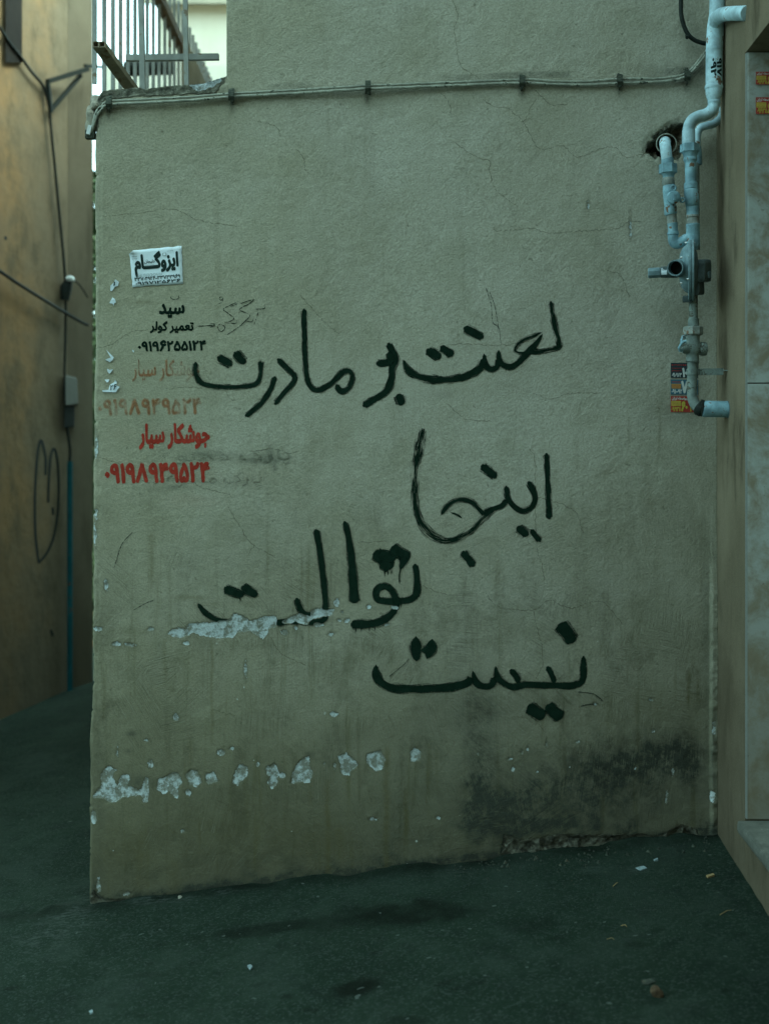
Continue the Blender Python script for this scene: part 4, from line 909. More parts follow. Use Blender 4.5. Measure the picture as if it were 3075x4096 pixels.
MB().tube([P(2746, 142, .012), P(2746, 150, .05)], 7 / S, 8).build('hook', M_BLACK, o)

# ------------------------------------------------------------------ gas pipework
K3 = lambda L: [(2475 + a * .3612, b * .3612, o_, w_ * .3612) for a, b, o_, w_ in L]
K4 = lambda L: [(2475 + a * .3612, 450 + b * .3612, o_, w_ * .3612) for a, b, o_, w_ in L]
K5 = lambda L: [(2475 + a * .3617, 900 + b * .3617, o_, w_ * .3617) for a, b, o_, w_ in L]
def tube_of(name, prof, mat, parent, n=24, seamless=True, step=None, **k):
    if step: prof = [tuple(q) for q in cr(prof, step)]
    p, r = pipe(prof); return MB().tube(p, r, n, **k).build(name, mat, parent)
gas = empty('gas_pipework', P(2768, 900, .12), 'pale blue painted gas riser with valve and regulator in the right corner', 'gas pipe')
o_ = .115
tube_of('riser_pipe', K3([(1085,-260,o_,166),(1083,60,o_,166),(1078,180,o_,170),(1064,300,o_,180),(1058,420,o_,184),(1053,545,o_,184),(1052,556,o_,192),(1052,566,o_,184),(1050,700,o_,184),(1048,940,o_,184)]), M_PIPE, gas, 28, step=6)
tube_of('weld_ring', K3([(1047,942,o_,190),(1047,955,o_,200),(1047,975,o_,200),(1047,990,o_,188)]), M_PIPE, gas)
tube_of('reducer', K3([(1048,985,o_,184),(1047,1030,o_,180),(1046,1060,o_,166),(1048,1100,o_,140),(1050,1115,o_,130)]), M_PIPE, gas, step=5)
tube_of('weld_ring', K3([(1050,1112,o_,132),(1050,1122,o_,142),(1050,1138,o_,142),(1049,1150,o_,132)]), M_PIPE, gas)
tube_of('swan_neck', K3([(1050,1140,o_,130),(1040,1190,o_,131),(1005,1240,o_+.005,131),(940,1275,o_+.008,131),(880,1290,o_+.01,131),(815,1325,o_+.012,131),(780,1380,o_+.012,131),(768,1440,o_+.012,131),(768,1520,o_+.012,131)]), M_PIPE, gas, 28, step=5)
tube_of('side_elbow', K3([(1078,330,.10,150),(1072,250,.135,150),(1090,190,.165,152),(1150,160,.22,156),(1240,150,.30,158),(1330,148,.37,162),(1420,146,.43,166)]), M_PIPE, gas, 28, step=6)
o_ = .127
tube_of('socket', K4([(768,195,o_,134),(768,200,o_,142),(768,330,o_,145),(770,356,o_,150)]), M_PIPE, gas)
tube_of('hex_nut', K4([(778,352,o_,205),(778,440,o_,212)]), M_PIPE2, gas, 6, sm=False)
tube_of('union_tail', K4([(785,436,o_,190),(786,460,o_,160),(787,500,o_,142),(787,506,o_,150),(787,530,o_,150),(787,536,o_,138),(788,556,o_,128)]), M_PIPE2, gas)
tube_of('drop_pipe', K4([(788,550,o_,124),(790,700,o_,124),(792,785,o_,126)]), M_PIPE2, gas)
tube_of('elbow_fitting', K4([(792,778,o_,140),(792,785,o_,150),(793,845,o_,150),(793,850,o_,140),(794,856,o_,150),(797,900,o_,156),(803,960,o_,158),(810,1020,o_-.01,150),(813,1080,o_-.01,138),(813,1140,o_-.01,134)]), M_PIPE2, gas, 28, step=4)
tube_of('joint_ring', K4([(812,1138,o_-.01,138),(812,1148,o_-.01,148),(812,1160,o_-.01,148),(812,1168,o_-.01,132),(812,1225,o_-.01,134),(812,1235,o_-.01,146)]), M_RUST, gas)
tube_of('lower_socket', K4([(814,1235,o_-.01,150),(815,1258,o_-.01,156),(815,1264,o_-.01,148),(816,1400,o_-.01,150),(822,1500,o_-.01,150),(850,1520,o_-.01,110)]), M_PIPE2, gas)
# branch out of the hole
tube_of('branch_pipe', K4([(512,330,-.09,124),(508,326,-.03,124),(506,330,.03,124),(508,350,.075,124),(514,400,.095,124),(521,460,.10,122),(528,530,.10,122)]), M_PIPE, gas, 24, step=2)
ring = MB(); cx, cy = 2475 + 522 * .3612, 450 + 348 * .3612
ring.tube([P(cx + 40 * math.cos(a), cy + 40 * math.sin(a), .002) for a in [i * 2 * math.pi / 28 for i in range(29)]], 2.4 / S, 6); ring.build('sleeve_ring', M_CABLE, gas)
ob = .10
tube_of('socket', K4([(530,512,ob,126),(532,520,ob,134),(535,572,ob,134)]), M_PIPE2, gas)
tube_of('hex_nut', K4([(538,572,ob,196),(540,672,ob,202)]), M_PIPE2, gas, 6, sm=False)
tube_of('union_tail', K4([(543,668,ob,180),(544,690,ob,130),(545,730,ob,118)]), M_PIPE2, gas)
tube_of('joint_ring', K4([(545,722,ob,120),(545,730,ob,126),(543,760,ob,138),(543,795,ob,140),(546,812,ob,120)]), M_RUST, gas)
valve = MB(); p, r = pipe(K4([(552,806,ob,130),(553,815,ob,140),(554,870,ob,142),(556,875,ob,150),(557,888,ob,142),(558,905,ob,150),(559,918,ob,142),(560,935,ob,148),(561,950,ob,142),(563,1020,ob,130),(564,1040,ob,120)])); valve.tube(p, r, 24)
vo_ = valve.build('shutoff_valve', M_PIPE2, gas)
c0 = (2475 + 605 * .3612, 450 + 940 * .3612); m = MB(); m.tube([P(c0[0] - 8, c0[1], .09), P(*c0, .15), P(*c0, .154)], [24 / S, 25.5 / S, 23 / S], 24)
m.build('valve_cap', M_PIPE2, vo_)
m = MB(); m.tube([P(*c0, .15), P(*c0, .160)], 17 / S, 16); m.bar(P(c0[0] + 2, c0[1] - 12, .163), P(c0[0] + 2, c0[1] + 12, .163), 7 / S, .008, (0, -1, 0)); m.build('valve_stem', M_PIPE2, vo_)
for ex, ey, er in ((600, 835, 27), (700, 970, 22)):
    q = (2475 + ex * .3612, 450 + ey * .3612); m = MB()
    m.tube([P(q[0] + er * .36 * math.cos(a), q[1] + er * .36 * math.sin(a), .145) for a in [i * 2 * math.pi / 16 for i in range(17)]], 4.2 / S, 8)
    m.bar(P(q[0] * .6 + c0[0] * .4, q[1] * .6 + c0[1] * .4, .146), P(q[0] * .35 + c0[0] * .65, q[1] * .35 + c0[1] * .65, .146), 22 / S, .006, (0, -1, 0)); m.build('sealing_ear', M_PIPE2, vo_)
tube_of('socket', K4([(564,1038,ob,128),(565,1045,ob,138),(568,1120,ob,138),(570,1132,ob,122)]), M_PIPE2, gas)
tube_of('nipple', K4([(574,1126,ob,112),(582,1180,ob,112),(588,1238,ob,113)]), M_RUST, gas)
tube_of('branch_drop', K4([(587,1228,ob,116),(588,1236,ob,118),(590,1240,ob,110),(594,1330,ob,110)]), M_PIPE2, gas)
tube_of('branch_elbow', K4([(594,1322,ob,118),(595,1330,ob,126),(595,1355,ob,126),(595,1360,ob,114),(598,1410,ob,116),(615,1445,ob,118),(650,1450,ob,118),(700,1425,ob+.005,112),(750,1392,ob+.01,108),(800,1380,ob+.01,100)]), M_PIPE2, gas, 24, step=4)
# regulator
orr = .15
reg = empty('regulator', (0, 0, 0), None, None); del_keys = [reg.pop(k) for k in ('label', 'category') if k in reg]
reg.parent = gas; reg.rotation_euler = (0, 0, R(-13.5)); reg.location = P(2761, 1080, orr) - world_loc(gas)
k5 = lambda x, y, off=orr: P(2475 + x * .3617, 900 + y * .3617, off)
sc5 = .3617 / S * .97
ax = [k5(x, 505) for x in (762, 768, 788, 790, 798, 800, 822, 828)]
MB().tube(ax, [330 * sc5, 342 * sc5, 342 * sc5, 330 * sc5, 330 * sc5, 342 * sc5, 342 * sc5, 330 * sc5], 40).build('diaphragm_flange', M_REG, reg)
MB().tube([k5(x, 480) for x in (668, 674, 690, 715, 740, 764)], [110 * sc5, 160 * sc5, 205 * sc5, 240 * sc5, 262 * sc5, 272 * sc5], 32).build('left_dome', M_REG, reg)
MB().tube([k5(x, 520) for x in (826, 845, 862, 870)], [250 * sc5, 240 * sc5, 200 * sc5, 120 * sc5], 32).build('right_dome', M_REGD, reg)
def cbox(name, x0, y0, x1, y1, o0, o1, mat, bev=.006):
    a = [k5(x0, y1, o0), k5(x1, y1, o0), k5(x1, y1, o1), k5(x0, y1, o1), k5(x0, y0, o0), k5(x1, y0, o0), k5(x1, y0, o1), k5(x0, y0, o1)]
    return MB().hexa(a).build(name, mat, reg, bevel=bev)
cbox('inlet_block', 672, 372, 792, 572, .10, .215, M_REG)
cbox('spring_housing', 830, 384, 984, 640, .10, .20, M_REGD, .014)
cbox('outlet_block', 835, 620, 912, 778, .11, .19, M_REGD, .008)
cbox('end_stub', 980, 520, 1002, 590, .135, .165, M_REG, .004)
cbox('lower_lug', 715, 780, 822, 856, .13, .175, M_REGD, .006)
cx5, cy5 = 702, 468
pm = MB(); base = [k5(cx5, cy5, o) for o in (.14, .252, .256, .256, .252, .22)]
pm.tube(base, [88 * sc5, 88 * sc5, 86 * sc5, 76 * sc5, 74 * sc5, 72 * sc5], 32, caps=False); pm.build('round_port', M_REG, reg)
MB().tube([k5(cx5, cy5, .221), k5(cx5, cy5, .224)], 73 * sc5, 32).build('port_disc', M_DARK, reg)
MB().tube([k5(462, 512), k5(470, 512), k5(560, 512), k5(650, 512)], [52 * sc5, 62 * sc5, 66 * sc5, 66 * sc5], 24).build('adjuster_neck', M_REGD, reg)
MB().tube([k5(330, 517), k5(338, 517), k5(455, 515), k5(464, 515)], [52 * sc5, 60 * sc5, 60 * sc5, 54 * sc5], 8, sm=False, phase=R(22.5)).build('adjuster_cap', M_REG, reg)
lb = MB(); lbq = []
for i in range(5):
    a = R(60 - i * 21); lbq.append((k5(488, 512 - 67.5 * math.sin(a), orr + 67.5 * sc5 * math.cos(a)), k5(548, 512 - 67.5 * math.sin(a), orr + 67.5 * sc5 * math.cos(a))))
for i in range(4): lb.quad(lbq[i][0], lbq[i + 1][0], lbq[i + 1][1], lbq[i][1])
lo = lb.build('paper_label', M_PAPER, reg)
md = MB()
for i, (ya, yb) in enumerate(((452, 456), (462, 466), (474, 482), (488, 492))):
    for xa in range(494, 540, 12):
        def q(x, y):
            s = (512 - y) / 67.5; return k5(x, y, orr + 68.6 * sc5 * math.sqrt(max(0, 1 - s * s)))
        md.quad(q(xa, yb), q(xa + 9, yb), q(xa + 9, ya), q(xa, ya))
md.build('label_print', M_INK, reg)
for bx, by in ((752, 195), (836, 200), (758, 355), (838, 347), (835, 598), (756, 640)):
    rr = abs(by - 505) * sc5; oo = orr + math.sqrt(max(0, (318 * sc5) ** 2 - rr * rr)) if by > 210 else orr + .02
    MB().tube([k5(bx - 12, by, oo), k5(bx + 12, by, oo)], 11 * sc5, 10).build('bolt', M_STEEL, reg)
# lower pipe, valve, clamp and outlet
ol = .145
tube_of('lower_pipe', K5([(818,770,ol,96),(819,900,ol,96),(820,1030,ol,98),(820,1040,ol,118),(821,1110,ol,122),(821,1135,ol,124)]), M_PIPE3, gas)
tube_of('union_nut', K5([(816,1126,ol,205),(816,1134,ol,216),(816,1206,ol,216),(816,1218,ol,200)]), M_RUST, gas, 8, sm=False)
vb = MB(); p, r = pipe(K5([(812,1212,ol,150),(812,1220,ol,156),(812,1290,ol,152),(812,1310,ol,168),(812,1350,ol,190),(812,1400,ol,176),(811,1430,ol,150),(810,1440,ol,140),(810,1495,ol,142),(810,1510,ol,152),(808,1522,ol,140)])); vb.tube(p, r, 24)
vb.tube([k5(690, 1375, ol + .01), k5(740, 1368, ol + .01), k5(880, 1362, ol)], [44 * sc5, 58 * sc5, 66 * sc5], 20)
vlo = vb.build('lower_valve', M_PIPE3, gas)
MB().tube([k5(888, 1366, ol), k5(900, 1368, ol), k5(952, 1370, ol), k5(962, 1370, ol)], [60 * sc5, 76 * sc5, 76 * sc5, 70 * sc5], 24).build('end_cap', M_PIPE3, vlo)
lv = MB()
lv.tube([Vector(q) for q in (k5(700, 1385, .175), k5(672, 1390, .185), k5(660, 1360, .19), k5(684, 1318, .19), k5(712, 1290, .19), k5(740, 1288, .19))], [14 * sc5, 17 * sc5, 16 * sc5, 15 * sc5, 17 * sc5, 20 * sc5], 10)
lv.tube([Vector(q) for q in (k5(690, 1312, .185), k5(690, 1270, .18), k5(700, 1236, .175), k5(716, 1228, .17), k5(726, 1250, .165))], [15 * sc5, 14 * sc5, 14 * sc5, 14 * sc5, 13 * sc5], 10)
lv.build('lever', M_PIPE2, vlo)
tube_of('outlet_elbow', K5([(808,1515,ol,110),(806,1700,ol,112),(804,1820,ol,112),(806,1880,ol+.002,114),(818,1940,ol+.005,116),(845,1995,ol+.01,118),(885,2025,ol+.015,126),(930,2034,ol+.02,140)]), M_PIPE3, gas, 24, step=5)
tube_of('black_tape', K5([(866,2008,ol+.014,150),(872,2012,ol+.015,186),(915,2028,ol+.018,190),(928,2032,ol+.02,172)]), M_BLACK, gas)
tube_of('outlet_pipe', K5([(918,2033,ol+.02,172),(930,2034,ol+.02,182),(1100,2036,ol+.02,182),(1225,2038,ol+.02,182)]), M_PIPE2, gas, 28)
wallflare = MB().tube([k5(1196, 2040, .172), k5(1222, 2040, .172)], [96 * sc5, 108 * sc5], 24); wallflare.build('wall_collar', M_REGD, gas)
cl = MB(); p, r = pipe(K5([(806,1590,ol,122),(806,1592,ol,126),(806,1658,ol,126),(806,1660,ol,122)])); cl.tube(p, r, 24)
cl.bar(k5(868, 1624, ol), k5(1150, 1622, ol + .01), .030 * .8, .006, (0, -1, 0)); cl.tube([k5(872, 1595, ol), k5(872, 1655, ol)], 20 * sc5, 10)
cl.bar(k5(1108, 1590, ol + .012), k5(1140, 1655, ol + .012), .006, .008); cl.tube([k5(1150, 1612, ol + .01), k5(1218, 1606, ol + .03)], 5 * sc5, 8)
cl.build('wall_clamp', M_PIPE3, gas)
# black stamped marks on the riser
v, f = glyphs('۰۹۱۹', .05, False); axp = P(2475 + 1050 * .3612, 250, .115); rad = 93 * .3612 / F * (D - .115)
mk = MB()
for dz, s0, hgt, tx in ((0.0, 0.04, .038, '۹۱۷'), (0.0, -0.66, .034, '۰۹۲')):
    v, f = glyphs(tx, .05, False); n = len(mk.v); zc = P(2850, 267, .115 + rad).z
    for a, b in v:
        th = s0 + b * hgt / rad * .6; z = zc + (a - .5) * -.066
        mk.v.append((axp.x + math.sin(th) * rad * 1.004, axp.y - math.cos(th) * rad * 1.004, z))
    mk.f += [tuple(i + n for i in q) for q in f]; mk.sm += [False] * len(f)
mk.build('stamped_mark', M_INK, gas)

rear = empty('rear_gas_pipe', P(2885, 300, .05), 'second pale pipe running behind the gas riser in the corner', 'gas pipe')
ob2 = .045
tube_of('riser_pipe', K3([(1168,-260,ob2,84),(1168,300,ob2,84),(1168,700,ob2,86),(1164,1000,ob2,86),(1160,1190,ob2,86)]), M_PIPE, rear)
tube_of('joint_ring', K3([(1158,1185,ob2,92),(1156,1200,ob2,100),(1150,1240,ob2,100),(1146,1252,ob2,90)]), M_PIPE, rear)
tube_of('swan_neck', K3([(1148,1240,ob2,86),(1120,1310,ob2,88),(1050,1368,ob2,88),(970,1392,ob2,88),(905,1412,ob2,86),(872,1460,ob2,84),(862,1530,ob2,82),(862,1640,ob2,80)]), M_PIPE, rear, 24, step=5)
tube_of('socket', K4([(868,380,ob2,74),(876,470,ob2,76),(882,478,ob2,66),(884,570,ob2,66),(868,575,ob2,50)]), M_PIPE2, rear)
tube_of('lower_pipe', K4([(858,560,ob2,58),(858,900,ob2,58),(862,1300,ob2,58),(866,1520,ob2,56)]), M_PIPE3, rear)

# ------------------------------------------------------------------ right-hand building: plaster return, stone cladding, canopy, doorstep
def XS(off): return WX(2866) - 0.0431 * off
bld = empty('corner_building', (1.3, -0.3, 0.15), 'brown-grey plaster corner building at right edge with stone-clad doorway', 'building')
OFT = 0.44
ZC = P(2982, 205, OFT).z; ZS = P(2985, 3280, OFT).z
def block(name, o0, o1, z0, z1, mat, xr=3.2, inset=0.0, bev=0.0):
    a, b = XS(o0) + inset, XS(o1) + inset
    return MB().hexa([(b, -o1, z0), (xr, -o1, z0), (xr, -o0, z0), (a, -o0, z0), (b, -o1, z1), (xr, -o1, z1), (xr, -o0, z1), (a, -o0, z1)]).build(name, mat, bld, bevel=bev)
block('plaster_return', -.32, OFT - .022, -.6, 6.2, M_RETURN)
block('plinth', OFT - .02, 2.2, -.8, ZS - .045, M_RETURN)
block('canopy', OFT - .02, 3.3, ZC, 6.2, M_RETURN, xr=6)  # reach beyond view lengthened to shade the stone and step
zj = P(2985, 1533, OFT).z
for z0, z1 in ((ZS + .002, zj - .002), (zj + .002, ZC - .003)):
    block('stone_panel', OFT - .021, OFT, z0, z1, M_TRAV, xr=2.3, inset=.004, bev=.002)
block('corner_joint', OFT - .0215, OFT - .004, ZS + .002, ZC - .003, M_JOINT, xr=1.2225, inset=.0008)
ds = empty('doorstep', (1.5, -1.0, ZS - .05), 'worn grey stone step with rounded edge at lower right', 'step')
sb = MB(); a, b = XS(OFT) - .034, XS(2.0) - .034
sb.hexa([(b, -2.0, ZS - .042), (2.4, -2.0, ZS - .042), (2.4, -OFT + .004, ZS - .042), (a, -OFT + .004, ZS - .042), (b, -2.0, ZS), (2.4, -2.0, ZS), (2.4, -OFT + .004, ZS), (a, -OFT + .004, ZS)])
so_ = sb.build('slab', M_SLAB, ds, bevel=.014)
for lab, y0, y1 in (('shaded red and yellow sticker under the canopy, upper of two on the stone', 287, 338), ('red and yellow sticker on the stone cladding, lower of the two', 389, 456)):
    x0, x1 = 3021, 3130; q = [(x0, y0), (x1, y0), (x1, y1), (x0, y1)]
    m = MB(); fr = [P(a, b, OFT + .0035) for a, b in q]; bk = [P(a, b, OFT + .001) for a, b in q]
    m.hexa([bk[3], bk[2], fr[2], fr[3], bk[0], bk[1], fr[1], fr[0]]); o = m.build('sticker', M_SRED); own_origin(o); tag(o, lab, 'sticker', 'advertising stickers by the gas pipes')
    print_on('lettering', q, [('text', 'بیواسطه ارزان', (.04, .04, .62, .26), M_WHITE, .03), ('box', 0, (.02, .31, .38, .62), M_YEL, 0), ('lines', 3, (.04, .34, .35, .60), M_SRED, 0), ('num', '۰۹۱۹۳۱۱', (.05, .64, .40, .96), M_YEL, .04), ('num', '۶', (.42, .32, .62, .97), M_YEL, .06)], o, OFT + .0036)

# ------------------------------------------------------------------ the alley on the left
A0 = Vector((-3.60, 0.4)); A1 = Vector((-2.42, 4.86)); A2 = Vector((-2.285, 5.10))
def on_line(px, a, b):
    k = (px - HX) / F; e = b - a
    t = (k * (a.y + D) - a.x) / (e.x - k * e.y); return a + e * t
def PA(px, py, out=0.0):
    q = on_line(px, A0, A1) if px <= 264 else on_line(px, A1, A2); d = q.y + D - out
    return Vector(((px - HX) / F * d, d - D, HC + (HY - py) / F * d))
alley = empty('alley_wall', (-2.7, 4.0, -.3), 'ochre plaster wall out of focus along the narrow alley at left', 'wall')
def vwall(name, a, b, z0, z1, mat, th=.3):
    n = Vector((-(b - a).y, (b - a).x)).normalized() * th
    return MB().hexa([(a.x, a.y, z0), (b.x, b.y, z0), (b.x + n.x, b.y + n.y, z0), (a.x + n.x, a.y + n.y, z0), (a.x, a.y, z1), (b.x, b.y, z1), (b.x + n.x, b.y + n.y, z1), (a.x + n.x, a.y + n.y, z1)]).build(name, mat, alley)
As = on_line(60, A0, A1)
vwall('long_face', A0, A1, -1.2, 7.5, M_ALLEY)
vwall('end_face', A1 + (A2 - A1).normalized() * .002, A2, -1.2, 7.5, M_ALLEYG)
m = MB(); m.hexa([PA(24, 250, .0), PA(90, 250, .0), PA(90, 250, .05), PA(24, 250, .05), PA(24, -300, .0), PA(90, -300, .0), PA(90, -300, .05), PA(24, -300, .05)])  # flat dark panel put in place of a shaded recess
o = m.build('recess_panel', painted('recess_dark', (0.012, 0.010, 0.007), 0.8, 0.0, var=.3, sc=6)); own_origin(o); tag(o, 'flat dark panel standing in for a shaded recess high on the alley wall', 'panel')
def wire(name, pts, wd, label, mat=M_BLACK, out=.05, cat='cable', n=8):
    c = cr(pts, 20); o = MB().tube([PA(p[0], p[1], out) for p in c], wd / 2 / F * 9.4, n).build(name, mat); own_origin(o); return tag(o, label, cat)
wire('hanging_cable', [(-30,60),(10,125),(45,178),(80,222),(130,290),(175,345),(198,430),(206,520),(222,680),(243,900),(258,1060),(264,1200),(262,1400),(260,1520),(268,1700),(282,1800),(278,1860)], 11, 'black cable hanging down the alley wall to the grey box', out=.06)
wire('sloping_cable', [(-40,1060),(0,1084),(60,1125),(130,1170),(200,1213),(270,1255),(330,1290),(352,1300)], 13, 'black cable sloping across the alley wall', out=.10)
o = MB().bar(PA(192, 326, .08), PA(352, 276, .20), .034, .034).bar(PA(205, 440, .08), PA(325, 300, .16), .026, .026).bar(PA(192, 326, .08), PA(206, 450, .08), .026, .026).bar(PA(340, 262, .2), PA(420, 270, .2), .02, .02).build('iron_bracket', M_BLACK)
own_origin(o); tag(o, 'triangular black iron bracket at the top of the alley', 'bracket')
jb = empty('junction_box', PA(287, 1620, .1), 'small grey electrical box on the alley wall above the teal pipe', 'junction box')
MB().hexa([PA(263, 1622, .0), PA(313, 1618, .0), PA(313, 1618, .12), PA(263, 1622, .12), PA(263, 1500, .0), PA(308, 1512, .0), PA(308, 1512, .12), PA(263, 1500, .12)]).build('box_cover', M_GREYBOX, jb, bevel=.008)
MB().hexa([PA(258, 1712, .0), PA(298, 1708, .0), PA(298, 1708, .08), PA(258, 1712, .08), PA(258, 1624, .0), PA(300, 1624, .0), PA(300, 1624, .08), PA(258, 1624, .08)]).build('cable_entry', M_BLACK, jb, bevel=.006)
lp = empty('wall_lamp', PA(275, 1130, .1), 'small white lamp on a dark mount on the alley wall', 'lamp')
lo_ = lump(PA(283, 1116, .14), .030, 9, M_WHITE, 'lamp_head', lp, 2, (1.1, 1, .9))
MB().tube([PA(276, 1122, .10), PA(266, 1150, .08), PA(262, 1200, .06)], [.03, .045, .03], 12).build('lamp_mount', M_BLACK, lp)
MB().tube([PA(p[0], p[1], .12) for p in cr([(290, 1120), (315, 1135), (340, 1170), (352, 1190)], 8)], .006, 6).build('lamp_cord', M_BLACK, lp)
o = MB().tube([PA(281, 1845, .07), PA(281, 2100, .07), PA(281, 2400, .07), PA(281, 2772, .07)], 11 / F * 9.5, 14).build('teal_pipe', M_TEAL); own_origin(o); tag(o, 'teal painted pipe running down the alley corner to the ground', 'pipe')
g = MB()
for pts in ([(183,1900),(183,1830),(165,1760),(150,1830),(142,1960),(141,2060),(144,2150),(156,2252)], [(156,2252),(190,2210),(220,2130),(235,2000),(233,1860),(218,1795),(203,1830),(195,1950),(194,2010)], [(212,2030),(214,2060)], [(205,2520),(213,2545)], [(22,945),(26,960)]):
    c = cr(pts, 12); f0 = len(g.v)
    for i, p in enumerate(c):
        t = c[min(i + 1, len(c) - 1)] - c[max(i - 1, 0)]; l = math.hypot(*t[:2]) or 1
        for s in (-5, 5): g.v.append(tuple(PA(p[0] - t[1] / l * s, p[1] + t[0] / l * s, .004)))
    for i in range(len(c) - 1): a = f0 + 2 * i; g.f.append((a, a + 1, a + 3, a + 2)); g.sm.append(False)
g.build('sprayed_loops', M_BLACK, alley)

# ------------------------------------------------------------------ barred railing on the roof terrace behind the wall
rail = empty('barred_railing', (-1.2, 1.0, 2.6), 'grey vertical bar railing on the roof behind the low wall', 'railing')
f0 = Vector((-1.263, .8)); f1 = Vector((-1.33, 5.6))
def fx(y): return f0.x + (f1.x - f0.x) * (y - f0.y) / (f1.y - f0.y)
def wpt(px, py, d): return Vector(((px - HX) / F * d, d - D, HC + (HY - py) / F * d))
ZT = 4.14
bars = [P_ for P_ in (380, 418, 453, 483, 513, 541, 566, 590, 614, 637, 660, 680, 698, 715, 731)]
def bar_y(px):
    k = (px - HX) / F; a = (f1.x - f0.x) / (f1.y - f0.y)
    return (k * D - f0.x + a * f0.y) / (a - k)
ys_ = [bar_y(p) for p in bars]
while ys_[-1] < 5.5: ys_.append(ys_[-1] + (ys_[-1] - ys_[-2]) * 0.97 + .0)
for i, y in enumerate(ys_):
    z0 = 2.45 if i else HC + (HY - 335) / F * (y + D)
    MB().bar((fx(y), y, z0), (fx(y), y, ZT + .25), .017, .017, (0, 1, 0)).build('bar', M_FENCE, rail)
MB().bar((fx(.4), .4, ZT), (fx(6.2), 6.2, ZT), .05, .06).build('top_rail', M_BROWN, rail)
MB().bar((fx(1.2), 1.2, 2.98), (fx(5.6), 5.6, 2.98), .03, .04).build('lower_rail', M_FENCE, rail)
# sheet fixed behind the far bars, ridge by ridge
cs = MB(); yy = np.linspace(bar_y(700), 5.7, 60)
for i in range(59):
    a = fx(yy[i]) + .05 + (.018 if i % 2 else 0); b_ = fx(yy[i + 1]) + .05 + (0 if i % 2 else .018)
    for k in (0,): cs.quad((a, yy[i], 2.3), (b_, yy[i + 1], 2.3), (b_, yy[i + 1], ZT - .02), (a, yy[i], ZT - .02))
cso = cs.build('corrugated_sheet', M_TAN, rail); so2 = cso.modifiers.new('thickness', 'SOLIDIFY'); so2.thickness = .002
for px, wd in ((573, 21), (748, 18)):
    o = MB().bar(wpt(px, 420, 5.0), wpt(px - 12 if px < 600 else px - 9, -200, 5.0), wd / F * 5.0, wd / F * 5, (0, 1, 0)).build('post', M_FENCE, rail)
MB().bar(wpt(505, 233, 5.06), wpt(876, 228, 5.06), .024, .024).build('cross_tube', M_FENCE, rail)
for i, dx in enumerate((0, 25)):
    m = MB(); e0, e1 = wpt(384 + dx, 177, 4.62), wpt(525 + dx * .92, 368, 5.02)
    ax_ = (e1 - e0).normalized(); s_ = ax_.cross(Vector((0, 0, 1))).normalized() * .0105; u_ = s_.normalized().cross(ax_).normalized() * .0105
    for da, db, ww, hh in ((-1, 0, .002, .023), (1, 0, .002, .023), (0, -1, .021, .002), (0, 1, .021, .002)):
        m.bar(e0 + s_ * da + u_ * db, e1 + s_ * da + u_ * db, ww, hh)
    m.quad(e0 + ax_ * .05 - s_ - u_, e0 + ax_ * .05 + s_ - u_, e0 + ax_ * .05 + s_ + u_, e0 + ax_ * .05 - s_ + u_)
    tb = m.build('square_tube', M_TUBE); own_origin(tb); tag(tb, ('left' if i == 0 else 'right') + ' one of two open square tubes jutting over the low wall', 'metal tube', 'square tubes over the low wall')
o = MB().tube([wpt(500, 276, 9.0), wpt(700, 268, 9.0)], .055, 12).build('roof_pipe', M_BLACK); own_origin(o); tag(o, 'dark pipe lying behind the railing bars', 'pipe')

# far houses
fb = empty('far_house', (-2.2, 9, 0), 'bright cream house far behind the railing', 'house')
MB().hexa([wpt(640, 2600, 16), wpt(1500, 2600, 16), wpt(1500, 2600, 20), wpt(640, 2600, 20), wpt(640, 18, 16), wpt(1500, 18, 16), wpt(1500, 18, 20) , wpt(640, 18, 20)]).build('wall', M_PALE, fb)
MB().hexa([wpt(560, 14, 15.75), wpt(1500, 14, 15.75), wpt(1500, 18, 20), wpt(560, 18, 20), wpt(560, -60, 15.75), wpt(1500, -60, 15.75), wpt(1500, -60, 20), wpt(560, -60, 20)]).build('eaves', M_TAN, fb)
lw_ = MB().hexa([wpt(420, 2600, 13), wpt(1200, 2600, 13), wpt(1200, 2600, 14), wpt(420, 2600, 14), wpt(420, 262, 13), wpt(1200, 262, 13), wpt(1200, 262, 14), wpt(420, 262, 14)]).build('parapet', M_PALE); own_origin(lw_); tag(lw_, 'pale low roof parapet beyond the railing', 'parapet')
# terrace behind the low wall; unseen house behind the camera added to block skylight
tr = MB().hexa([(-1.05, .34, -.4), (3, .34, -.4), (3, 6.5, -.4), (-1.3, 6.5, -.4), (-1.05, .34, 2.5), (3, .34, 2.5), (3, 6.5, 2.5), (-1.3, 6.5, 2.5)]).hexa([(-.58, .34, 2.504), (3, .34, 2.504), (3, 6.5, 2.504), (-.58, 6.5, 2.504), (-.58, .34, 6.2), (3, .34, 6.2), (3, 6.5, 6.2), (-.58, 6.5, 6.2)]).build('back_house', M_FACE); own_origin(tr); tag(tr, 'plain plastered house body behind the painted wall', 'house')
ob_ = MB().hexa([(-7, -7.6, -2), (7, -7.6, -2), (7, -6.4, -2), (-7, -6.4, -2), (-7, -7.6, 7.5), (7, -7.6, 7.5), (7, -6.4, 7.5), (-7, -6.4, 7.5)]).build('opposite_blocker', M_BRICK); own_origin(ob_); tag(ob_, 'unseen plain house mass across the lane, added to block skylight', 'house')

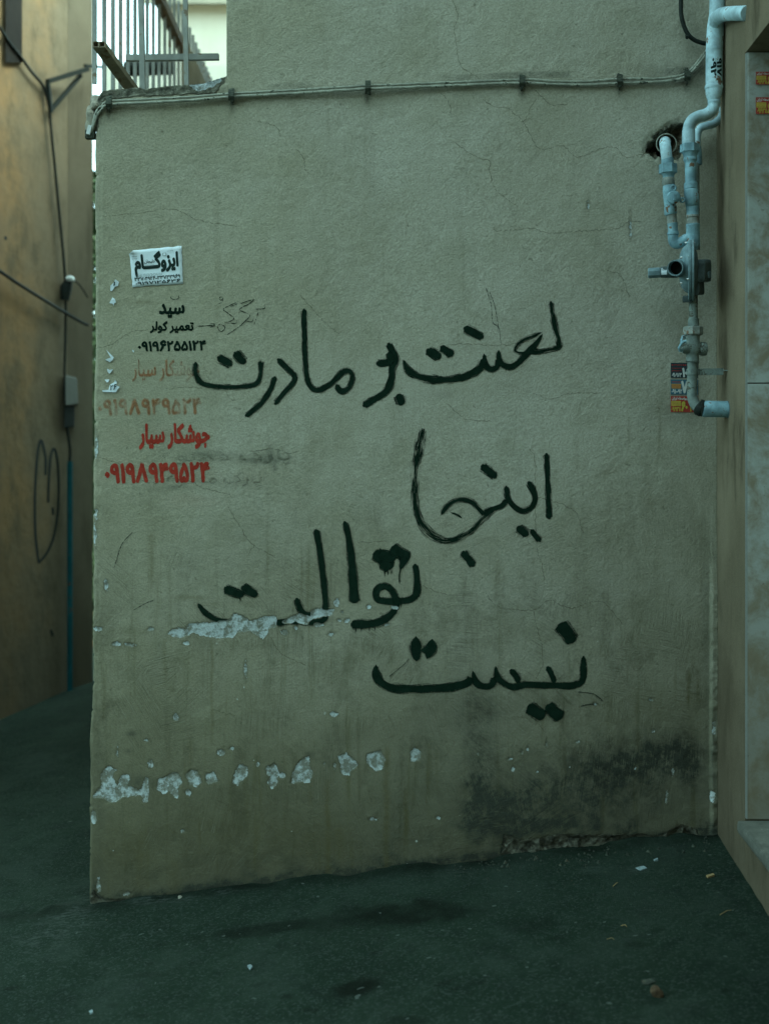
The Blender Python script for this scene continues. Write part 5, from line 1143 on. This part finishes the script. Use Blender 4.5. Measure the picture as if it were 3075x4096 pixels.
# greenery glimpsed through the slit at the end of the alley
gb = random.Random(12); gmb = MB()
M_LEAF = flat('leaf_green', (0.045, 0.075, 0.03), 0.7)
for i in range(3000):
    c = wpt(gb.gauss(365, 30), gb.uniform(690, 2560), gb.uniform(11.2, 12.4)); a = Vector((gb.uniform(-1, 1), gb.uniform(-1, 1), gb.uniform(-1, 1))).normalized() * .05; b_ = a.cross(Vector((gb.uniform(-1, 1), gb.uniform(-1, 1), 1))).normalized() * .03
    gmb.quad(c - a, c - b_, c + a, c + b_)
bu = empty('bush', wpt(365, 2600, 11.8), 'dark green bush glimpsed in the slit at the end of the alley', 'bush')
gmb.build('foliage', M_LEAF, bu); MB().tube([wpt(365, 2640, 11.8), wpt(366, 1700, 11.8), wpt(362, 900, 11.8)], [.03, .02, .008], 7).build('stem', M_BROWN, bu)

# ------------------------------------------------------------------ litter
def litter(name, px, py, r, mat, lab, cat, sq, seed):
    o = lump(PG(px, py, r * sq[2] * .6), r, seed, mat, name, None, 2, sq); return tag(o, lab, cat)
litter('stone', 2628, 3984, .017, M_STONE, 'small rust-brown stone lying on the asphalt at lower right', 'stone', (1, .9, 1.0), 4)
litter('pebble', 720, 3595, .009, M_MORT, 'light pebble at the foot of the wall below the peeled patches', 'pebble', (1, .8, .7), 5)
def twig(x0, y0, x1, y1, lab, r=.0016):
    a, b = PG(x0, y0, .004), PG(x1, y1, .004); mid = (a + b) / 2 + Vector((0.004, 0.003, .004))
    o = MB().tube([a, mid, b], [r, r * .9, r * .5], 6).build('straw', M_TWIG); own_origin(o); tag(o, lab, 'straw')
twig(2878, 3664, 2924, 3645, 'bent dry straw near the doorstep'); twig(2482, 3708, 2506, 3712, 'short dry straw in the middle of the asphalt at right'); twig(2425, 3762, 2455, 3763, 'pale thin straw below the short one', .001)
twig(2450, 3550, 2470, 3535, 'small straw by the foot of the wall at right')
def flake(poly, mat, lab, cat='paper scrap', name='paper_scrap'):
    m = MB(); c = [PG(a, b, .003 + random.uniform(0, .004)) for a, b in poly]; n = len(c); d = [Vector((v.x, v.y, ground_z(v.x, v.y) + .0005)) for v in c]
    m.v = [tuple(v) for v in c + d]; m.f = [tuple(range(n))] + [(i, n + i, n + (i + 1) % n, (i + 1) % n) for i in range(n)]; m.sm = [False] * len(m.f)
    o = m.build(name, mat); own_origin(o); tag(o, lab, cat)
flake([(2565,3930),(2600,3922),(2622,3930),(2600,3940),(2570,3942)], M_GRIT, 'flat pale chip on the asphalt above the brown stone', 'stone chip', 'stone_chip')
flake([(990,3868),(1002,3862),(1010,3872),(1000,3882)], M_SCRAP, 'tiny bluish paper scrap on the asphalt below the wall middle')
flake([(357,4048),(370,4043),(374,4053),(362,4060)], M_SCRAP, 'tiny white scrap on the asphalt at bottom left')
flake([(2540,3474),(2572,3468),(2586,3476),(2560,3484)], M_SCRAP, 'crumpled bluish paper on the ground near the right wall foot')
flake([(2612,3442),(2628,3438),(2630,3444),(2615,3447)], M_SCRAP, 'small white paper bit beside the corner of the wall')
flake([(2822,3508),(2850,3500),(2856,3506),(2830,3514)], M_TWIG, 'dry orange leaf on the asphalt near the return wall', 'leaf', 'dry_leaf')
# crumbs of plaster and grit
gm = MB(); g = random.Random(5)
def crumb(px, py, r):
    c = PG(px, py, r * .5); n = len(gm.v)
    for k in range(6):
        a = k * math.pi / 3 + g.random(); gm.v.append((c.x + math.cos(a) * r * g.uniform(.6, 1.2), c.y + math.sin(a) * r * g.uniform(.6, 1.2), c.z - r * .6))
    gm.v.append((c.x + g.uniform(-.3, .3) * r, c.y, c.z + r * g.uniform(.3, .9)))
    for k in range(6): gm.f.append((n + k, n + (k + 1) % 6, n + 6)); gm.sm.append(False)
for i in range(380):
    x = g.uniform(380, 2860); yb = 3620 - (x - 365) * .116 + 6; crumb(x, yb + abs(g.gauss(0, 26)), g.uniform(.0012, .005))
for i in range(260): crumb(g.gauss(2500, 220), 3440 + abs(g.gauss(0, 90)), g.uniform(.001, .0035))
for i in range(34):
    x = g.uniform(1990, 2850); crumb(x, 3452 - (x - 1980) * .105 + abs(g.gauss(0, 22)), g.uniform(.003, .010))
for i in range(160): crumb(g.uniform(-50, 3100), g.uniform(3620, 4100), g.uniform(.0008, .0022))
tag(gm.build('grit', M_GRIT), 'crumbs of plaster and grit along the foot of the wall', kind='stuff')
